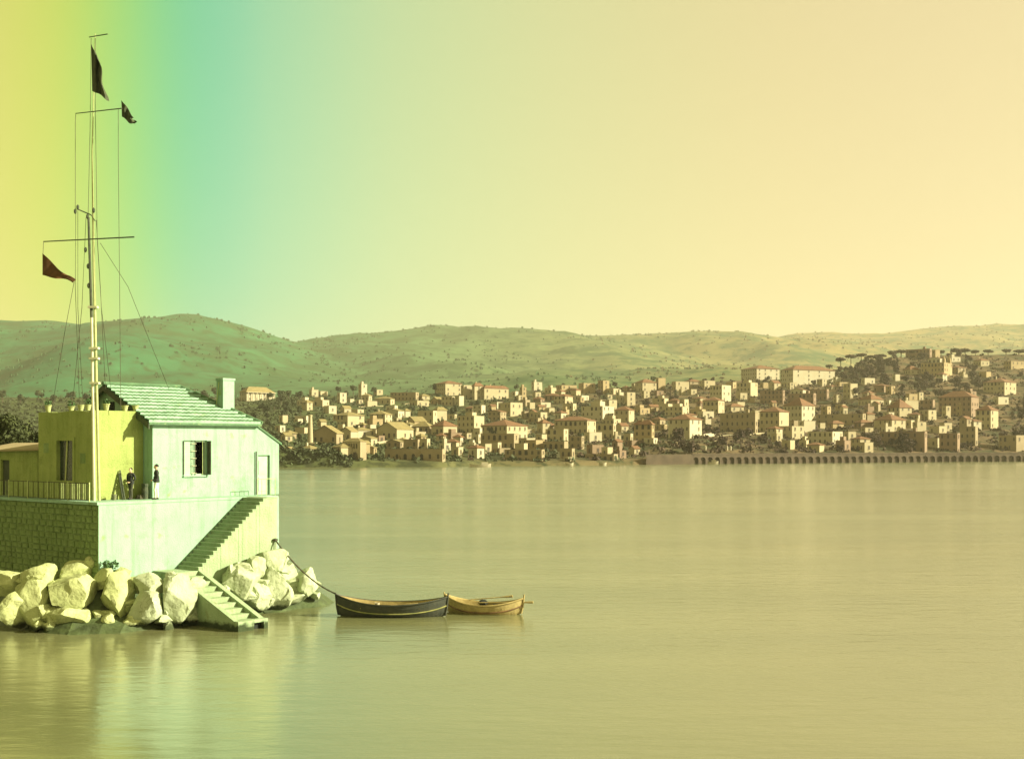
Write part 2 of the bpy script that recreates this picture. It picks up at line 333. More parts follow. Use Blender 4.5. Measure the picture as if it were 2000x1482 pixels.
# ------------------------------------------------------------------ near quay: local frame x along the house wall (away), y back from the water
TH = R(50); C0 = Vector((-18.03, 62.0, 0)); DV = Vector((math.cos(TH), math.sin(TH), 0)); QV = Vector((-math.sin(TH), math.cos(TH), 0))
ROT = Matrix.Rotation(TH, 3, 'Z')
def L2W(tt, q, z=0): return C0 + DV * tt + QV * q + Vector((0, 0, z))
def near(name, base): return empty(name, L2W(*base), TH)
def nobj(mb, name, mats, label, cat, group=None):
    o = mb.build(name, mats); o.location = L2W(*mb.off); o.rotation_euler = (0, 0, TH); return tag(o, label, cat, group)
TZ = 5.8
# rock bank under the terrace
def bank_z(X, Y):
    v = Vector((X, Y, 0)) - C0; tt = v.dot(DV); k = -v.dot(QV)
    dd = math.hypot(max(0, k - 1.3), max(0, -3.81 - tt, tt - 6.9))
    nz = noise.fractal((X * .5, Y * .5, 1), 1, 2, 4)
    return 1.75 - .60 * dd + nz * .35
mb = MB(); XR = [-60 + i * .45 for i in range(125)]; YR = [48 + i * .45 for i in range(60)]
mb.v = [(X, Y, min(2.2, bank_z(X, Y))) for Y in YR for X in XR]; n = len(XR)
mb.f = [(i * n + j, i * n + j + 1, (i + 1) * n + j + 1, (i + 1) * n + j) for i in range(len(YR) - 1) for j in range(n - 1)
        if max(mb.v[q][2] for q in (i * n + j, i * n + j + 1, (i + 1) * n + j + 1, (i + 1) * n + j)) > -1.2]; mb.m = [0] * len(mb.f)
tag(mb.build('rock_bank', 'wet_rock'), 'dark wet rock bank under the boulders', kind='structure')
# terrace
b0 = (-3.81, -1.3, -1)
T = near('terrace', b0)
mb = MB(b0); mb.prism([(-3.81, -1.3), (6.9, -1.3), (6.9, .0), (8.05, .0), (8.05, 30), (-3.81, 30)], -1, TZ - .13); mb.m = [0, 0, 1, 1, 1, 0, 0, 0]; mb.build('retaining_wall', ['terrace_stone', 'mint_plaster'], T)
mb = MB(b0); mb.prism([(-3.90, -1.33), (6.92, -1.33), (6.92, -.004), (-.004, -.004), (-.004, 30), (-3.90, 30)], TZ - .128, TZ); mb.build('coping', 'mint_plaster', T)
rg = random.Random(5)
sm_ = []
for k in range(6):      # rough squared stones with recessed joints on the shaded face
    mb = MB(); j = [rg.uniform(.0, .07) for _ in range(8)]
    mb.add([(0, j[0], j[1]), (0, 1 - j[2], j[3]), (0, 1 - j[4], 1 - j[5]), (0, j[6], 1 - j[7]), (-1, j[0] + .06, j[1] + .08), (-1, .94 - j[2], j[3] + .07), (-1, .94 - j[4], .93 - j[5]), (-1, j[6] + .05, .92 - j[7])],
           [(4, 5, 6, 7), (0, 1, 5, 4), (1, 2, 6, 5), (2, 3, 7, 6), (3, 0, 4, 7)]); sm_.append(mb.data('stone', 'terrace_stone'))
z = 1.9
while z < TZ - .34:
    hh_ = rg.uniform(.26, .36); q = -1.27 + rg.uniform(0, .1)
    if z + hh_ > TZ - .15: hh_ = TZ - .15 - z
    while q < 9.6:
        w_ = rg.uniform(.34, .75); o = bpy.data.objects.new('stone', rg.choice(sm_)); COL.objects.link(o); o.parent = T
        o.location = Vector((-3.812, q, z)) - Vector(b0); o.scale = (rg.uniform(.025, .075), w_ * .96, hh_ * .95); q += w_
    z += hh_
tag(T, 'stone terrace with tall retaining wall above the boulders', 'terrace')

# ---- house
HB = (0, 0, TZ); H = near('harbour_house', HB)
RZ, EZ, RQ, BQ, HT = 11.65, 9.78, 3.83, 5.14, 6.47     # ridge height, eave height, ridge line, back line, end of the main roof
def ftop(u): return EZ - .02 if u < HT else EZ - .16 - (u - HT) * .60
mb = MB(HB)
mb.wall((0, 0, 0), (1, 0, 0), (0, -1, 0), [0, HT, 8.05], ftop, TZ, [(1.86, 3.28, 6.94, 8.74), (6.62, 7.42, TZ, 7.95)], .4)
mb.wall((0, BQ, 0), (0, -1, 0), (-1, 0, 0), [0, BQ - RQ, BQ - .4], lambda u: (RZ - .06 - (BQ - RQ - u) * .49 if u < BQ - RQ else RZ - .06 - (u - BQ + RQ) * .488), TZ, [(.75, 1.75, 10.05, 10.75)], .4)
mb.wall((8.05, BQ, 0), (-1, 0, 0), (0, 1, 0), [0, 8.05 - HT, 8.05], lambda u: 8.6 if u < 8.05 - HT else 10.6, TZ, [], .4)
mb.wall((8.05, 0.4, 0), (0, 1, 0), (1, 0, 0), [0, BQ - .8], lambda u: 8.6, TZ, [], .4)
mb.build('wall', 'mint_plaster', H)
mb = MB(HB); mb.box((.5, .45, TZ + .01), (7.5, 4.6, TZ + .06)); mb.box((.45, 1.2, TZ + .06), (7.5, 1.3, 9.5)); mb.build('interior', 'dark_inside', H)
# roof slabs and tile courses
sl_ = (RZ - EZ) / RQ
RO = MB(HB)
e0 = -.30; ez = EZ + e0 * sl_
RO.add([(-.38, e0, ez), (6.62, e0, ez), (4.31, RQ, RZ), (-.38, RQ, RZ), (-.38, e0, ez - .12), (6.62, e0, ez - .12), (4.31, RQ, RZ - .12), (-.38, RQ, RZ - .12)],
       [(0, 1, 2, 3), (7, 6, 5, 4), (0, 4, 5, 1), (3, 7, 4, 0)])
bz_ = RZ - (BQ + .25 - RQ) * .49
RO.add([(-.38, RQ, RZ), (4.31, RQ, RZ), (6.62, BQ + .25, bz_), (-.38, BQ + .25, bz_), (-.38, RQ, RZ - .12), (-.38, BQ + .25, bz_ - .12), (6.62, BQ + .25, bz_ - .12)],
       [(0, 1, 2, 3), (0, 3, 5, 4), (3, 2, 6, 5), (4, 5, 6)])
RO.add([(6.62, e0, ez), (6.62, BQ + .25, bz_), (4.31, RQ, RZ)], [(0, 1, 2)])
roof = RO.build('roof', 'roof_tile', H)
NC = 11
for i in range(NC):
    a = i / NC; c = (i + 1) / NC + .012
    q0, q1 = e0 + (RQ - e0) * a, e0 + (RQ - e0) * min(1, c)
    z0, z1 = ez + (RZ - ez) * a + .075, ez + (RZ - ez) * min(1, c) + .022
    z0 += .045
    x1a = 6.62 + (4.31 - 6.62) * a; ns = int((x1a + .4) / .0625)
    mb = MB(HB); vs_ = []
    for j in range(ns + 1):
        x = -.40 + j * .0625; xx0 = min(x, x1a); xx1 = min(x, 6.62 + (4.31 - 6.62) * min(1, c)); wv = .022 * abs(math.sin(math.pi * (j % 4) / 4)) + .020 * noise.noise((x * 3, i * 2.3, 0)) + .03 * noise.noise((x * .5, i * .9, 4))
        vs_ += [(xx0, q0, z0 - .12), (xx0, q0, z0 + wv), (xx1, q1, z1 + wv)]
    mb.add(vs_, [f for j in range(ns) for f in ((3 * j, 3 * j + 3, 3 * j + 4, 3 * j + 1), (3 * j + 1, 3 * j + 4, 3 * j + 5, 3 * j + 2))]); mb.m = [1, 0] * ns
    mb.build('tile_course', ['roof_tile', 'mint_plaster'], roof)
mb = MB(HB); mb.tube([(-.42, RQ, RZ + .05), (4.31, RQ, RZ + .05)], .11, 8); mb.tube([(4.31, RQ, RZ + .05), (6.66, e0, ez + .06)], .10, 8); mb.build('ridge_cap', 'roof_tile', roof)
for (qa, za, qb, zb) in ((e0, ez, RQ, RZ), (BQ + .25, bz_, RQ, RZ)):      # dark barge boards under the verge
    mb = MB(HB); mb.add([(-.43, qa, za - .05), (-.43, qb, zb - .05), (-.43, qb, zb - .33), (-.43, qa, za - .33), (-.37, qa, za - .05), (-.37, qb, zb - .05), (-.37, qb, zb - .33), (-.37, qa, za - .33)],
                        [(0, 1, 2, 3), (7, 6, 5, 4), (0, 3, 7, 4), (1, 5, 6, 2), (0, 4, 5, 1), (3, 2, 6, 7)]); mb.build('barge_board', 'dark_wood', H)
mb = MB(HB); mb.box((-.05, -.20, EZ - .30), (6.58, -.003, EZ - .16)); mb.box((-.05, -.28, EZ - .158), (6.66, -.003, EZ - .02)); mb.build('cornice', 'mint_plaster', H)
mb = MB(HB); mb.add([(HT - .1, -.06, EZ - .10), (8.22, -.06, ftop(8.05) - .06), (8.22, BQ + .1, ftop(8.05) - .06), (HT - .1, BQ + .1, EZ - .10), (HT - .1, -.06, EZ - .2), (8.22, -.06, ftop(8.05) - .18), (8.22, BQ + .1, ftop(8.05) - .18), (HT - .1, BQ + .1, EZ - .2)],
                    [(0, 1, 2, 3), (7, 6, 5, 4), (0, 4, 5, 1), (1, 5, 6, 2), (2, 6, 7, 3)]); mb.build('lean_to_roof', 'roof_tile', H)
mb = MB(HB); mb.box((5.2, 1.2, 9.6), (5.95, 1.78, 12.0)); mb.box((5.16, 1.16, 12.0), (5.99, 1.82, 12.12)); ch = mb.build('chimney', 'mint_plaster', H)
mb = MB(HB); mb.tube([(5.15, 1.5, 11.9), (5.12, 1.7, 10.6)], .02, 5); mb.build('stay_wire', 'pale_iron', ch)
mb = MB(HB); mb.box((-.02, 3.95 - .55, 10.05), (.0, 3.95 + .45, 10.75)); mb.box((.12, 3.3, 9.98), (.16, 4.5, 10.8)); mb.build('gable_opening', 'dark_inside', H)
# window in the lit wall
W = MB(HB); 
for u0, u1, za, zb in ((1.86, 1.93, 6.94, 8.74), (3.21, 3.28, 6.94, 8.74), (1.93, 3.21, 8.67, 8.74), (1.93, 3.21, 6.94, 7.01), (2.53, 2.60, 7.01, 8.67)): W.box((u0, .10, za), (u1, .2, zb))
win = W.build('window', 'shutter_paint', H)
mb = MB(HB); mb.box((1.80, -.09, 6.86), (3.34, -.002, 6.935)); mb.build('sill', 'mint_plaster', win)
mb = MB(HB); mb.box((1.93, .13, 7.01), (2.53, .17, 8.67)); [mb.box((1.97, .115, 7.06 + i * .1), (2.49, .128, 7.12 + i * .1)) for i in range(16)]; mb.build('shutter', 'shutter_paint', win)
for i in range(5): mb = MB(HB); mb.tube([(2.36 + .0 * i + i * .001, .06, 7.05 + i * .38), (2.66, .06, 7.05 + i * .38)], .016, 5); mb.build('bar', 'white_paint', win)
for x in (2.40, 2.60, 3.05): mb = MB(HB); mb.tube([(x, .06, 6.95), (x, .06, 8.73)], .018, 5); mb.build('bar', 'pale_iron' if x > 3 else 'iron', win)
mb = MB(HB); mb.box((3.29, -.30, 6.96), (3.335, -.004, 8.72)); mb.build('open_shutter', 'dark_wood', win)
mb = MB(HB); mb.box((1.80, -.05, 6.96), (1.845, -.004, 8.72)); mb.build('open_shutter', 'dark_wood', win)
# door by the landing
mb = MB(HB); mb.box((6.63, .12, TZ + .01), (7.41, .17, 7.94)); d = mb.build('door', 'shutter_paint', H)
for z in (6.0, 6.9): mb = MB(HB); mb.box((6.74, .10, z), (7.30, .119, z + .75)); mb.build('door_panel', 'shutter_paint', d)
mb = MB(HB); mb.tube([(6.44, -.07, TZ + .02), (6.44, -.07, 8.15)], .035, 6); mb.build('drainpipe', 'iron', H)
tag(H, 'pale mint house with tiled roof and chimney above the harbour stairs', 'house')

# ---- flat-roofed outbuilding
SB = (-2.81, .81, TZ); S = near('outbuilding', SB)
mb = MB(SB)
mb.wall((-2.81, .81, 0), (1, 0, 0), (0, -1, 0), [0, 2.80], lambda u: 10.20, TZ, [], .35)
mb.wall((-2.81, 5.95, 0), (0, -1, 0), (-1, 0, 0), [0, 4.79], lambda u: 10.18 + .05 * math.sin(u * 2.2), TZ, [(1.85, 3.35, 6.72, 8.72)], .35)
mb.wall((-.005, 5.95, 0), (-1, 0, 0), (0, 1, 0), [0, 2.45], lambda u: 10.2, TZ, [], .35)
mb.build('wall', 'lime_plaster', S)
mb = MB(SB); mb.box((-2.45, 1.17, 9.75), (-.01, 5.6, 9.85)); mb.build('roof', 'roof_flat', S)
mb = MB(SB); mb.box((-2.0, 1.3, TZ + .01), (-1.9, 5.5, 9.6)); mb.build('interior', 'dark_inside', S)
W = MB(SB); y0, y1 = 5.95 - 3.35, 5.95 - 1.85
for a, bq, za, zb in ((y0 - .16, y0, 6.60, 8.90), (y1, y1 + .16, 6.60, 8.90), (y0, y1, 8.72, 8.90), (y0 - .2, y1 + .2, 6.52, 6.60), (y0, y1, 6.60, 6.72)): W.box((-2.87, a, za), (-2.812, bq, zb))
win = W.build('window', 'lime_plaster', S)
mb = MB(SB); mb.box((-2.66, y0, 6.72), (-2.62, y1, 8.72)); mb.build('pane', 'window_glass', win)
for z0, dq in ((6.72, .0),): 
    mb = MB(SB); mb.add([(-2.70, (y0 + y1) / 2 - .02, 8.72), (-2.70, (y0 + y1) / 2 + .10, 8.72), (-2.70, (y0 + y1) / 2 + .26, 6.72), (-2.70, (y0 + y1) / 2 + .16, 6.72), (-2.67, (y0 + y1) / 2 - .02, 8.72), (-2.67, (y0 + y1) / 2 + .10, 8.72), (-2.67, (y0 + y1) / 2 + .26, 6.72), (-2.67, (y0 + y1) / 2 + .16, 6.72)],
                        [(3, 2, 1, 0), (0, 1, 5, 4), (2, 3, 7, 6), (1, 2, 6, 5), (3, 0, 4, 7)]); mb.build('curtain', 'clay_pot', win)
for q, z in ((1.5, 7.6), (4.95, 8.1)): mb = MB(SB); mb.prism([(-2.811, q), (-2.83, q + .06), (-2.83, q + .44), (-2.811, q + .5)], z, z + .5); mb.build('bare_patch', 'terrace_stone', S)
tag(S, 'flat-roofed limewashed outbuilding with one curtained window behind the terrace railing', 'outbuilding')
LB = (-2.5, 6.3, TZ); lh = near('lean_to_hut', LB)
mb = MB(LB); mb.wall((-2.5, 13.0, 0), (0, -1, 0), (-1, 0, 0), [0, 6.7], lambda u: 8.1 + .02 * u, TZ, [(2.6, 3.5, TZ, 7.7)], .3); mb.wall((-2.5, 6.3, 0), (1, 0, 0), (0, -1, 0), [0, 2.2], lambda u: 8.2, TZ, [], .3); mb.build('wall', 'lime_plaster', lh)
mb = MB(LB); mb.add([(-2.75, 6.1, 8.22), (-.3, 6.1, 8.55), (-.3, 13.2, 8.55), (-2.75, 13.2, 8.12), (-2.75, 6.1, 8.30), (-.3, 6.1, 8.63), (-.3, 13.2, 8.63), (-2.75, 13.2, 8.20)], [(3, 2, 1, 0), (4, 5, 6, 7), (0, 1, 5, 4), (1, 2, 6, 5), (2, 3, 7, 6), (3, 0, 4, 7)]); mb.build('roof', 'roof_flat', lh)
mb = MB(LB); mb.box((-2.38, 9.5, TZ), (-2.33, 10.4, 7.7)); mb.build('door', 'dark_wood', lh)
tag(lh, 'low limewashed hut left of the outbuilding behind the railing', 'hut')
# flower pots on its parapet
def leafball(mb, c, r, n, size, rg, mi=0, flat=1.0):
    for _ in range(n):
        v = Vector((rg.gauss(0, 1), rg.gauss(0, 1), rg.gauss(0, 1))).normalized() * r * rg.uniform(.35, 1) ** .6
        v.z *= flat; p = Vector(c) + v
        nrm = (v.normalized() + Vector((rg.uniform(-1, 1), rg.uniform(-1, 1), rg.uniform(-.4, 1)))).normalized()
        a = nrm.orthogonal().normalized(); a.rotate(Matrix.Rotation(rg.uniform(0, 6.28), 3, nrm)); bb = nrm.cross(a); s = size * rg.uniform(.6, 1.3)
        mb.add([p - a * s - bb * s * .5, p + a * s - bb * s * .35, p + a * s * .9 + bb * s * .5, p - a * s * .7 + bb * s * .6], [(0, 1, 2, 3)], mi)
POTS = [(-2.0, .97, .34, 'on the lit parapet nearest the mast'), (-.95, .97, .28, 'second on the lit parapet'), (-.35, .97, .30, 'at the house end of the lit parapet'),
        (-2.64, 5.3, .34, 'at the far corner of the shaded parapet'), (-2.64, 3.1, .24, 'in the middle of the shaded parapet'), (-2.64, 2.2, .30, 'third along the shaded parapet'), (-2.64, 1.55, .30, 'near the mast on the shaded parapet')]
for i, (tt, q, h, ww) in enumerate(POTS):
    bs = (tt, q, 10.2); e = near('flower_pot', bs)
    mb = MB(bs); mb.lathe([(.10, .0), (.16, h * .9), (.19, h * .9), (.19, h), (.15, h), (.13, h - .05)], bs); mb.smooth = False; mb.build('pot', 'clay_pot', e)
    if i in (0, 3, 4, 6):
        mb = MB(bs); leafball(mb, (tt, q, 10.2 + h + .12), .20, 60, .05, random.Random(i)); mb.build('plant', 'leaf_green', e)
    tag(e, 'pale clay flower pot ' + ww, 'flower pot', 'flower pots along the outbuilding parapet')
# railing on the terrace edge
RB = (-3.72, -.9, TZ); e = near('terrace_railing', RB)
for i in range(6):
    q = -.35 + i * 1.9; mb = MB(RB); mb.tube([(-3.72, q, TZ), (-3.72, q, TZ + .92)], .035, 6); mb.build('post', 'pale_iron', e)
for i in range(60):
    q = -.15 + i * .165; mb = MB(RB); mb.tube([(-3.72, q, TZ + .06), (-3.72, q, TZ + .86)], .012, 5); mb.build('baluster', 'pale_iron' if i % 3 else 'iron', e)
for z in (.07, .87): mb = MB(RB); mb.tube([(-3.72, -.35, TZ + z), (-3.72, 9.7, TZ + z)], .02, 6); mb.build('rail', 'iron', e)
tag(e, 'thin iron railing along the shaded edge of the terrace', 'railing')
RB = (5.7, -1.2, TZ); e = near('landing_railing', RB)
for i in range(5): mb = MB(RB); mb.tube([(5.6 + i * .3, -1.22, TZ), (5.6 + i * .3, -1.22, TZ + .9)], .015, 5); mb.build('baluster', 'pale_iron', e)
mb = MB(RB); mb.tube([(5.6, -1.22, TZ + .9), (6.8, -1.22, TZ + .9)], .018, 6); mb.build('rail', 'pale_iron', e)
tag(e, 'short pale railing at the top of the harbour stairs', 'railing')

# ---- stairs
XB = (.6, -2.2, -.6); e = near('harbour_stairs', XB)
NS = 19; t0, t1, zb, zt = .60, 4.78, 2.35, TZ - .02
for i in range(NS):
    a = t0 + (t1 - t0) * i / NS; c = t0 + (t1 - t0) * (i + 1) / NS; z = zb + (zt - zb) * (i + 1) / NS
    jog = .012 * math.sin(i * 5.1); z += .012 * math.sin(i * 3.7)
    mb = MB(XB); mb.box((a, -3.0 + jog, -.6), (c + .0, -1.303, z - .045)); mb.box((a - .03 - .015 * math.sin(i * 2.3), -3.02 + jog, z - .044), (c, -1.303, z)); mb.build('step', 'stair_stone', e)
mb = MB(XB); mb.box((4.782, -3.0, -.6), (5.45, -1.303, TZ - .06)); mb.box((4.782, -3.03, TZ - .058), (5.48, -1.37, TZ - .006)); mb.build('upper_landing', 'stair_stone', e)
mb = MB(XB); mb.box((-.85, -3.0, -.6), (.598, -1.303, zb)); mb.build('lower_landing', 'stair_stone', e)
ND = 9; k0, k1, za, zc = 3.0, 7.55, zb, .42
for i in range(ND):
    a = k0 + (k1 - k0) * i / ND; c = k0 + (k1 - k0) * (i + 1) / ND; z = za - (za - zc) * (i + 1) / ND
    mb = MB(XB); mb.box((-.58, -c, -.6), (.58, -a - .002, z)); mb.build('step', 'stair_stone', e)
for x0, x1 in ((-.85, -.582), (.582, .85)):
    mb = MB(XB); p = [(k0, za + .02), (k1 + .1, zc + .06), (k1 + .1, -.6), (k0, -.6)]
    mb.add([(x, -k, z) for x in (x0, x1) for k, z in p], [(0, 1, 2, 3), (7, 6, 5, 4), (0, 4, 5, 1), (1, 5, 6, 2), (3, 7, 4, 0), (2, 6, 7, 3)]); mb.build('curb', 'stair_stone', e)
mb = MB(XB)
for a, c in (((-.85, -8.0, -.6), (.85, -7.66, -.05)), ((-.85, -8.0, .32), (.85, -7.66, .46)), ((-.85, -8.0, -.05), (.05, -7.66, .32)), ((.62, -8.0, -.05), (.85, -7.66, .32))): mb.box(a, c)
mb.build('foot_block', 'stair_stone', e)
mb = MB(XB); mb.box((.05, -7.75, -.04), (.62, -7.70, .31)); mb.build('drain_hole', 'dark_inside', e)
tag(e, 'two-flight stone stairs climbing from the water to the house terrace', 'stairs')

# ---- signal mast
MP = (-3.0, .4, TZ); mw = L2W(*MP); e = empty('signal_mast', mw)
def zrow(py, Y=mw.y): return CAMH - (py - YH) * Y / F - TZ
def xcol(px, Y=mw.y): return (px - 1000) * Y / F - mw.x
def pt(px, py, dy=0): return (xcol(px, mw.y + dy), dy, CAMH - (py - YH) * (mw.y + dy) / F - TZ)
mb = MB(); mb.tube([(0, 0, 0), pt(179, 620)], [.075, .065], 10); mb.build('lower_mast', 'white_paint', e)
mb = MB(); mb.tube([pt(179, 620), pt(173, 425)], [.075, .06], 8); mb.build('dark_mast_head', 'dark_wood', e)
mb = MB(); mb.tube([(.22, .05, 0), pt(183, 520, .05), pt(180, 300, .05), pt(186, 66, .05)], [.075, .06, .032, .016], 10); mb.build('topmast', 'clay_pot', e)
for py, px in ((600, 182), (700, 184), (748, 185), (680, 184)): mb = MB(); c = pt(px, py); mb.box((c[0] - .22, -.14, c[2] - .05), (c[0] + .22, .18, c[2] + .05)); mb.build('mast_band', 'white_paint', e)
for a, c, r in (((85, 472, .55), (262, 463, -.75), .035), ((148, 222, .3), (238, 212, -.4), .028), ((174, 73, .1), (210, 67, -.2), .028)):
    mb = MB(); mb.tube([pt(*a), pt(*c)], [r * .8, r], 7); mb.build('yard', 'dark_wood', e)
mb = MB(); mb.tube([pt(150, 408), pt(178, 420), pt(186, 432)], .03, 6); mb.build('crosstree', 'dark_wood', e)
for px, py in ((152, 405), (147, 413), (171, 423), (183, 411), (172, 520), (173, 558), (167, 488)):
    mb = MB(); c = pt(px, py); mb.lathe([(.02, -.13), (.07, -.05), (.07, .06), (.02, .13)], c, 8); mb.build('pulley_block', 'dark_wood', e)
LINES = [((148, 412), (147, 560), (156, 806, 1.5)), ((152, 412), (152, 600), (163, 806, 1.5)), ((190, 470), (198, 600), (216, 756, 2.8)), ((196, 475), (250, 560), (330, 760, 4.0)), ((168, 425), (160, 600), (140, 806, 2)), ((186, 75), (186, 200), (190, 470)),
         ((178, 75), (176, 250), (172, 425)), ((148, 222), (147, 240), (147, 410)), ((85, 472), (84, 496), (83, 497)), ((231, 213), (231, 300), (236, 800, 1.0)), ((145, 550), (128, 640), (100, 806, 2.5)), ((188, 430), (196, 560), (206, 760, 1.6))]
for ln in LINES:
    mb = MB(); mb.tube([pt(*q) for q in ln], .013, 4); mb.build('rigging_line', 'rope_fibre', e)
tag(e, 'tall white signal mast with three yards and rigging by the outbuilding', 'mast')
def flag(name, outline, mats, label, seed):
    """cloth hung from its first edge; rows run from the hoist to the fly"""
    (ax, ay), (bx, by), (cx, cy), (dx_, dy_) = outline      # hoist top, hoist bottom, fly bottom, fly top
    mb = MB(); nu, nv = 12, 10; vs_ = []
    base = Vector(pt(ax, ay, -.1))
    for s in (0, 1):
        for i in range(nu + 1):
            for j in range(nv + 1):
                u, v = i / nu, j / nv
                tx, ty = ax + (dx_ - ax) * u, ay + (dy_ - ay) * u; bx2, by2 = bx + (cx - bx) * u, by + (cy - by) * u
                p = Vector(pt(tx + (bx2 - tx) * v + u * (3.5 * math.sin(v * 8 + seed) + 2.0 * math.sin(v * 3)), ty + (by2 - ty) * v + u * 4 * math.sin(u * 7 + seed + v * 2), -.1 - .30 * u + .34 * u * math.sin(u * 11 + v * 3 + seed) + .012 * s)); vs_.append(p - base)
    n = nv + 1; K = (nu + 1) * n
    fs = [(i * n + j, (i + 1) * n + j, (i + 1) * n + j + 1, i * n + j + 1) for i in range(nu) for j in range(nv)]
    fs += [tuple(q + K for q in reversed(f)) for f in fs]
    mb.add(vs_, fs); mb.smooth = True; o = mb.build(name, mats); o.location = mw + base; tag(o, label, 'flag', 'flags flying from the signal mast')
flag('flag', [(178, 86), (180, 178), (210, 196), (190, 112)], 'flag_dark', 'large dark flag drooping at the top of the mast', 0)
flag('flag', [(237, 196), (238, 228), (264, 246), (258, 228)], 'flag_dark', 'small dark flag at the end of the middle yard', 2)
flag('flag', [(83, 495), (83, 537), (146, 552), (140, 545)], 'flag_red', 'reddish pennant hanging from the left end of the lowest yard', 4)

# ---- boulders
YROW = [(40, 56.0), (250, 56.6), (350, 57.4), (385, 58.6), (395, 59.8), (480, 61.2), (560, 63.6), (640, 65.4)]
def boulder(px, py, w_, h_, i, m_, label):
    Y = lerp(YROW, px); z = CAMH - (py - YH) * Y / F; Y += max(0, z) * (.35 if 265 < px < 395 else .8 if px < 395 else .35); c = P(px, py, Y); s = Y / F
    rx, rz_ = w_ * .55 * s, h_ * .55 * s; ry = (rx + rz_) * .5 + .15
    rg = random.Random(i * 7 + 3); bm = bmesh.new(); bmesh.ops.create_icosphere(bm, subdivisions=4, radius=1)
    planes = []
    for _ in range(18):
        v = Vector((rg.gauss(0, 1), rg.gauss(0, 1), rg.gauss(0, 1))).normalized(); planes.append((v, rg.uniform(.50, .88)))
    for v in bm.verts:
        p = v.co.copy()
        for nn, dd in planes:
            e_ = p.dot(nn) - dd
            if e_ > 0: p -= nn * e_ * .97
        p *= 1.2 + .09 * noise.fractal(p * 1.6 + Vector((i * 3.1, 0, 0)), 1, 2, 3) + .055 * noise.fractal(p * 4.5 + Vector((i, 4, 0)), .9, 2, 4)
        v.co = (p.x * rx, p.y * ry, p.z * rz_)
    me = bpy.data.meshes.new('boulder'); bm.to_mesh(me); bm.free(); me.materials.append(MATS[m_])
    for q in me.polygons: q.use_smooth = True
    me.set_sharp_from_angle(angle=R(22))
    o = bpy.data.objects.new('boulder', me); COL.objects.link(o); o.location = c; o.rotation_euler = (0, rg.uniform(-.2, .2), rg.uniform(-.25, .25))
    tag(o, label, 'boulder', 'boulders along the foot of the terrace')
BL = [(68, 1172, 62, 100, 'tall yellow-green boulder at the left end of the waterline'), (84, 1130, 70, 50, 'broad boulder against the shaded terrace wall at far left'),
 (145, 1160, 92, 80, 'largest boulder, in the middle of the left pile'), (147, 1114, 60, 32, 'flat boulder on top of the largest boulder'),
 (128, 1205, 84, 50, 'low rounded boulder at the waterline below the largest boulder'), (168, 1214, 30, 26, 'small knob of rock beside the low rounded boulder'),
 (233, 1170, 68, 92, 'tall leaning boulder right of the largest boulder'), (204, 1132, 50, 34, 'small boulder between the largest and the tall leaning boulder'),
 (262, 1142, 34, 42, 'narrow boulder wedged behind the tall leaning boulder'), (289, 1186, 66, 54, 'wedge-shaped boulder at the waterline right of the tall leaning boulder'),
 (296, 1141, 56, 40, 'blocky boulder above the wedge-shaped boulder'), (344, 1160, 62, 86, 'upright pale boulder standing left of the lower stairs'),
 (213, 1208, 34, 32, 'small stone at the waterline under the tall leaning boulder'), (374, 1189, 32, 22, 'low flat stone at the foot of the lower stairs'),
 (334, 1124, 26, 18, 'small dark-topped stone under the stair landing'), (320, 1208, 40, 16, 'low wet stone below the wedge-shaped boulder'), (182, 1100, 34, 26, 'small stone at the corner of the terrace wall'),
 (30, 1190, 50, 60, 'boulder partly cut off at the left edge of the picture'), (20, 1135, 60, 50, 'upper boulder at the left edge of the picture'), (240, 1118, 36, 22, 'flat stone against the lit terrace wall'),
 (100, 1222, 40, 22, 'low wet stone at the left waterline'), (262, 1212, 40, 18, 'small wet stone between the waterline boulders'),
 (470, 1132, 70, 66, 'large smooth rock under the upper stairs'), (505, 1160, 56, 50, 'rounded rock right of the lower stairs at the water'), (530, 1152, 66, 70, 'bulky rock in front of the house corner'),
 (590, 1143, 50, 62, 'bright squared rock at the right tip of the point'), (560, 1122, 40, 40, 'rock behind the bright squared rock'), (532, 1095, 56, 46, 'rock climbing to the mooring ring'),
 (560, 1168, 56, 26, 'low rock at the water left of the squared rock'), (436, 1152, 40, 36, 'small rock beside the lower stairs'), (618, 1163, 16, 14, 'little stone off the right tip of the point'), (500, 1112, 40, 40, 'rock against the foot of the upper stairs')]
EXTRA = []
rgb = random.Random(31)
for k in range(24): EXTRA.append((rgb.uniform(40, 385), rgb.uniform(1125, 1222), rgb.uniform(20, 44), rgb.uniform(18, 36), 'left'))
for k in range(20): EXTRA.append((rgb.uniform(445, 612), 0, rgb.uniform(20, 46), rgb.uniform(18, 40), 'right'))
EXTRA.sort()
cn = {'left': 0, 'right': 0}
for px, py, w_, h_, sd in EXTRA:
    if sd == 'right': py = rgb.uniform(1108 + max(0, px - 540) * .5, 1172 - max(0, px - 540) * .1)
    BL.append((px, py, w_, h_, f'{NUM[cn[sd]] or "first "}small broken stone from the left among the {"boulders under the terrace" if sd == "left" else "rocks right of the stairs"}')); cn[sd] += 1
for i, (px, py, w_, h_, lb) in enumerate(BL): boulder(px, py, w_, h_, i, 'boulder_stone' if px < 270 else 'boulder_pale', lb)
# mooring ring and rope to the near boat
rgp = L2W(5.3, -3.05, CAMH - (1053 - YH) * 64.2 / F); 
mb = MB(); mb.lathe([(.05, -.06), (.16, -.06), (.16, .02), (.05, .06)], (0, 0, 0), 10); mb.tube([(0, 0, -.05), (.0, -.05, -1.1)], .02, 5)
o = mb.build('mooring_ring', 'iron'); o.location = rgp; tag(o, 'dark iron mooring ring with a short hanging bar on the stair wall', 'mooring ring')
